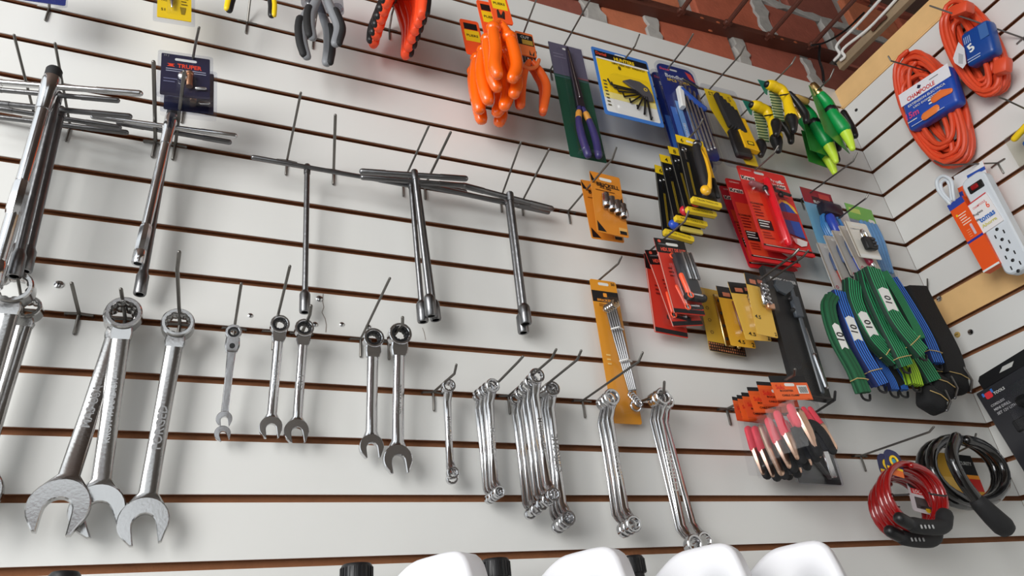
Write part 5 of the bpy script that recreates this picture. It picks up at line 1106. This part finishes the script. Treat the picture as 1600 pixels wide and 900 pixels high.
c.text('5', .3, .55, .2, WPAP, .24, ang=.3, bold=.03); c.text('IIII', .24, .28, .22, paint(150, 170, 210), .2); c.lines(.1, .6, .82, .07, 2, paint(170, 186, 216)); c.panel('pale_print', .66, .1, .95, .5, paint(60, 104, 168))
c.panel('white_flap', 0, 0, 1, 1, paint(216, 214, 218), out=((-.04, .2), (.1, .46), (.05, .9), (-.1, .98), (-.32, .7), (-.34, .55))); c.panel('picture', 0, 0, 1, 1, paint(176, 176, 180), out=((-.12, .5), (.02, .62), (-.06, .86), (-.2, .78)))
# ------------------------------------------------------------------ power strip
PSG = paint(214, 220, 226, .35)
ps = thing('power_strip', 'light grey power strip with red switch in orange packaging', 'power strip', UR(1540, 350, .09))
c = Card('housing', '', '', ((1494, 287), (1532, 270), (1581, 431), (1619, 408)), .09, right=True, into=ps, base=lambda c: (MB().prism(rrect(-c.w / 2, -c.h, c.w / 2, 0, c.w * .3, 6), -.004, .03, cham=.004), PSG)); c.lift = .0042
MB().rbox(P3(c, .5, .125, .005), (c.w * .62, .006, .024), .002, 1).build('switch_frame', BLACK, c.root)
MB().rbox(P3(c, .48, .125, .009), (c.w * .3, .006, .014), .002, 1).build('red_switch', paint(150, 20, 26, .3), c.root)
for k in range(5):
    v = .53 + .105 * k
    for u, dv in ((.3, 0), (.66, -.005)): MB().rbox(P3(c, u, v + dv, .0045), (.0035, .002, .011), .0008, 1).build('slot', BLACK, c.root)
    MB().ball(P3(c, .47, v + .05, .0042), .0048, 8, (1, .3, 1)).build('ground_hole', BLACK, c.root)
w_ = Card('white_wrap', '', '', ((1506, 323), (1539, 303), (1537, 363), (1570, 344)), .098, right=True, into=ps, base=lambda c: (c.flat(.004, .01), paint(236, 232, 232, .4))); w_.text('CHAMPOOLE', .5, .2, .6, RED, .07); w_.text('Regleta', .3, .4, .44, BLACK, .1); w_.text('6', .8, .34, .14, paint(240, 90, 50), .2); w_.text('de', .14, .56, .14, BLACK, .08); w_.text('tomas', .55, .63, .72, paint(50, 110, 190), .16, bold=.03); w_.text('Ahorra', .5, .82, .7, paint(214, 206, 120), .1, bold=.03); w_.panel('red_line', 0, 0, 1, .03, RED)
b_ = Card('box_panel', '', '', ((1476, 323), (1500, 309), (1541, 424), (1566, 409)), .1, right=True, into=ps, base=lambda c: (MB().box((0, .012, -c.h / 2), (c.w, .024, c.h)), paint(236, 86, 26, .4))); b_.panel('blue_band', 0, 0, 1, .09, paint(40, 66, 160)); b_.panel('blue_band', 0, .56, 1, .59, paint(40, 50, 150)); b_.lines(.28, .85, .2, .035, 5, paint(250, 220, 200)); b_.panel('yellow_dot', .18, .18, .28, .21, YEL); b_.panel('plug_print', .6, .38, .74, .53, paint(210, 190, 200), r=.04); b_.lines(.3, .52, .43, .03, 4, paint(246, 150, 100)); b_.panel('white_foot', 0, .975, 1, 1, WPAP)
b2 = Card('backing_card', '', '', ((1476, 278), (1530, 262), (1532, 352), (1575, 338)), .055, right=True, into=ps, base=lambda c: (c.flat(.0012, .02), paint(240, 92, 44, .4))); b2.panel('white_print', 0, 0, 1, .22, paint(230, 230, 232)); b2.panel('blue_band', .4, .1, 1, .16, paint(40, 80, 170)); b2.panel('blue_corner', .0, .3, .12, .42, paint(40, 60, 150))
t = ps
MB().rod(smooth_path([UR(1484, 318, .1), UR(1468, 300, .105), UR(1464, 283, .105), UR(1474, 275, .105), UR(1486, 282, .105), UR(1489, 300, .105), UR(1491, 312, .1)], 5), 2.8 * mpp(UR(1475, 290, .1)), 10).build('cord', PSG, t)
MB().rod(smooth_path([UR(1486, 316, .095), UR(1474, 302, .1), UR(1470, 288, .098), UR(1478, 281, .098), UR(1484, 290, .098), UR(1487, 312, .098)], 5), 2.6 * mpp(UR(1475, 290, .1)), 10).build('cord_loop', PSG, t)
# pack at the right edge
c = Card('clear_pack', 'clear pack with yellow and blue tool at the right edge', 'pack', ((1567, 217), (1640, 168), (1597, 268), (1670, 218)), .05, None, True)
c.board(clear_mat('thick_clear', (.9, .9, .86), .08, .1), r=.04, hole=None, name='clear_tray')
MB().rod([P3(c, .22, .22, .01), P3(c, .5, .12, .01), P3(c, .9, .1, .01)], [.009, .009, .012], 10).build('yellow_grip', YEL, c.root); MB().rbox(P3(c, .6, .66, .006), (c.w * .62, .012, c.h * .5), .004, 1).build('blue_card', paint(20, 90, 170), c.root)
MB().ball(P3(c, .62, .36, .014), .02, 12, (1, .6, 1)).build('black_knob', BLACK, c.root)
# black tool pack on the right wall
c = Card('tool_pack', 'black boxed tool pack with red emblem on the right wall', 'pack', ((1520, 611), (1632, 560), (1612, 753), (1730, 690)), .1, None, True)
MB().rbox((0, .012, -c.h / 2), (c.w, .03, c.h), .003, 1).build('box', paint(44, 44, 48, .35), c.root); c.lift = .0035
MB().prism([c.p(*q) for q in ((.12, 0), (.12, -.1), (.17, -.14), (.95, -.14), (1, 0))], -.001, .004).build('hanger_flap', BLACK, c.root)
MB().prism([c.p(*q) for q in ((.42, -.06), (.5, -.1), (.66, -.09), (.6, -.05))], -.0016, 0).build('hang_slot', paint(190, 190, 186), c.root)
c.panel('red_emblem', .1, .05, .2, .12, paint(220, 50, 60), r=.02); c.panel('blue_emblem', .07, .04, .1, .08, paint(60, 120, 200)); c.panel('blue_emblem', .2, .04, .23, .08, paint(60, 120, 200)); c.text('TOOLS', .3, .1, .16, WPAP); c.text('CORDLESS', .2, .2, .2, paint(190, 190, 192)); c.text('MINI DRILL', .23, .25, .24, paint(190, 190, 192)); c.text('SET 12V LITHIUM', .3, .3, .36, paint(190, 190, 192))
MB().rod(smooth_path([P3(c, .5, .32, .014), P3(c, .68, .34, .014), P3(c, .9, .3, .014)], 4), .016, 10).build('drill_body', BLACK, c.root); MB().rod([P3(c, .7, .34, .016), P3(c, .66, .56, .014)], .013, 10).build('drill_grip', BLACKR, c.root); MB().rbox(P3(c, .35, .5, .006), (.05, .008, .03), .003, 1).build('charger', BLACKR, c.root)
MB().ring(P3(c, .27, .73, .006), .012, .007, .004, 20).build('key_ring', CHROME, c.root); MB().rod([P3(c, .28, .78, .006), P3(c, .34, .96, .006)], .0045, 8).build('key_shaft', SIL, c.root)
c.blister(.3, .12, .98, .98, .034, r=.05)
# ------------------------------------------------------------------ white jugs on the shelf below
JW = mat('white_polyethylene', srgb(236, 236, 240), .38)
out = [(-.17, -.13), (-.135, -.058), (-.1, -.025), (-.066, -.005), (-.03, -.001), (0, 0), (.018, -.003), (.029, -.014), (.035, -.032), (.042, -.07), (.048, -.12), (.05, -.3), (-.16, -.3), (-.178, -.27), (-.18, -.18)]
hc = V((-.018, -.105)); N = 72
sm2 = [V((p.x, p.y)) for p in smooth_path([V((x, z, 0)) for x, z in out + out[:1]], 3)]
def hit(a):
    dr = V((math.cos(a), math.sin(a))); best = .05
    for k in range(len(sm2) - 1):
        p, q = sm2[k] - hc, sm2[k + 1] - hc; e_ = q - p; den = dr.x * e_.y - dr.y * e_.x
        if abs(den) < 1e-12: continue
        t_ = (p.x * e_.y - p.y * e_.x) / den; s_ = (p.x * dr.y - p.y * dr.x) / den
        if t_ > 0 and -1e-6 <= s_ <= 1 + 1e-6: best = max(best, t_)
    return (best * dr.x, best * dr.y)
outer = [hit(2 * PI * k / N) for k in range(N)]
def ell(rx, rz): return [(rx * math.cos(2 * PI * k / N) + .12 * rz * math.sin(2 * PI * k / N), rz * math.sin(2 * PI * k / N)) for k in range(N)]
def blend(a, b, f): return [(p[0] * (1 - f) + q[0] * f, p[1] * (1 - f) + q[1] * f) for p, q in zip(a, b)]
TH = .027; rr = .009; half = []
for k in range(6):
    a = PI / 2 * k / 5; half.append((inset(outer, rr * (1 - math.cos(a))), -TH + rr * (1 - math.sin(a))))
fi = half[-1][0]; half += [(blend(fi, ell(.04, .07), .5), -TH), (blend(fi, ell(.038, .064), .85), -TH + .0005), (ell(.033, .058), -TH + .003), (ell(.025, .047), -TH + .009), (ell(.019, .039), -TH + .017), (ell(.0165, .035), -.004)]
loops = [(o, y) for o, y in half] + [(o, -y) for o, y in half[::-1]]
jb = MB(); vs = [(p[0] + hc.x, y, p[1] + hc.y) for o, y in loops for p in o]; K = len(loops)
jb.add(vs, [(a * N + i, ((a + 1) % K) * N + i, ((a + 1) % K) * N + (i + 1) % N, a * N + (i + 1) % N) for a in range(K) for i in range(N)])
jm = jb.mesh('jug_body', JW, ang=60)
capm = MB().lathe([(.02, -.06), (.02, -.004), (.0235, -.004), (.0235, .02), (.021, .024), (.0001, .0245)], None, 24).mesh('cap', BLACK)
rib = MB()
for k in range(24): a = 2 * PI * k / 24; rib.box((.0236 * math.cos(a), .0236 * math.sin(a), .008), (.002, .002, .022), M.Rotation(a, 3, 'Z'))
ribm = rib.mesh('cap_ribs', BLACK, smooth=False)
JR = M.Rotation(-.922, 3, 'Z')
for i, x in enumerate((.402, .64, .86, 1.062)):
    P = V((x, -.21, H - .03)); t = thing('plastic_jug', ('leftmost', 'second', 'third', 'rightmost')[i] + ' of the white plastic jugs along the bottom edge', 'jug', P + V((0, 0, -.3)), 'white plastic jugs', JR)
    o = link('jug_body', jm, t); o.location = (0, 0, .3)
    cw = U(*((557, 909), (775, 899), (988, 893), (1150, 905))[i], .1); cq = JR.transposed() @ (cw - P - V((0, 0, -.3)))
    o = link('cap', capm, t); o.location = cq; o2 = link('cap_ribs', ribm, o)
    MB().lathe([(.017, -.06), (.017, .03)], M.Translation(cq + V((0, 0, -.04))), 16).build('neck', JW, t)
s_ = thing('jug_shelf', 'white shelf under the plastic jugs, below the frame', 'shelf', (.6, -.15, H - .35))
MB().rbox((.55, -.16, H - .337 - .0105), (1.9, .3, .02), .003, 1).build('board', WHITE, s_)
P = U(100, 905, .14); t = thing('black_lid_bottle', 'black lid showing at the bottom left edge', 'bottle', P + V((0, 0, -.25)))
MB().lathe([(.018, -.012), (.018, .004), (.015, .008), (.0001, .009)], M.Translation(P), 20).build('lid', BLACK, t); MB().lathe([(.03, -.27), (.032, -.25), (.032, -.08), (.015, -.05), (.014, -.01)], M.Translation(P), 20).build('bottle', JW, t)
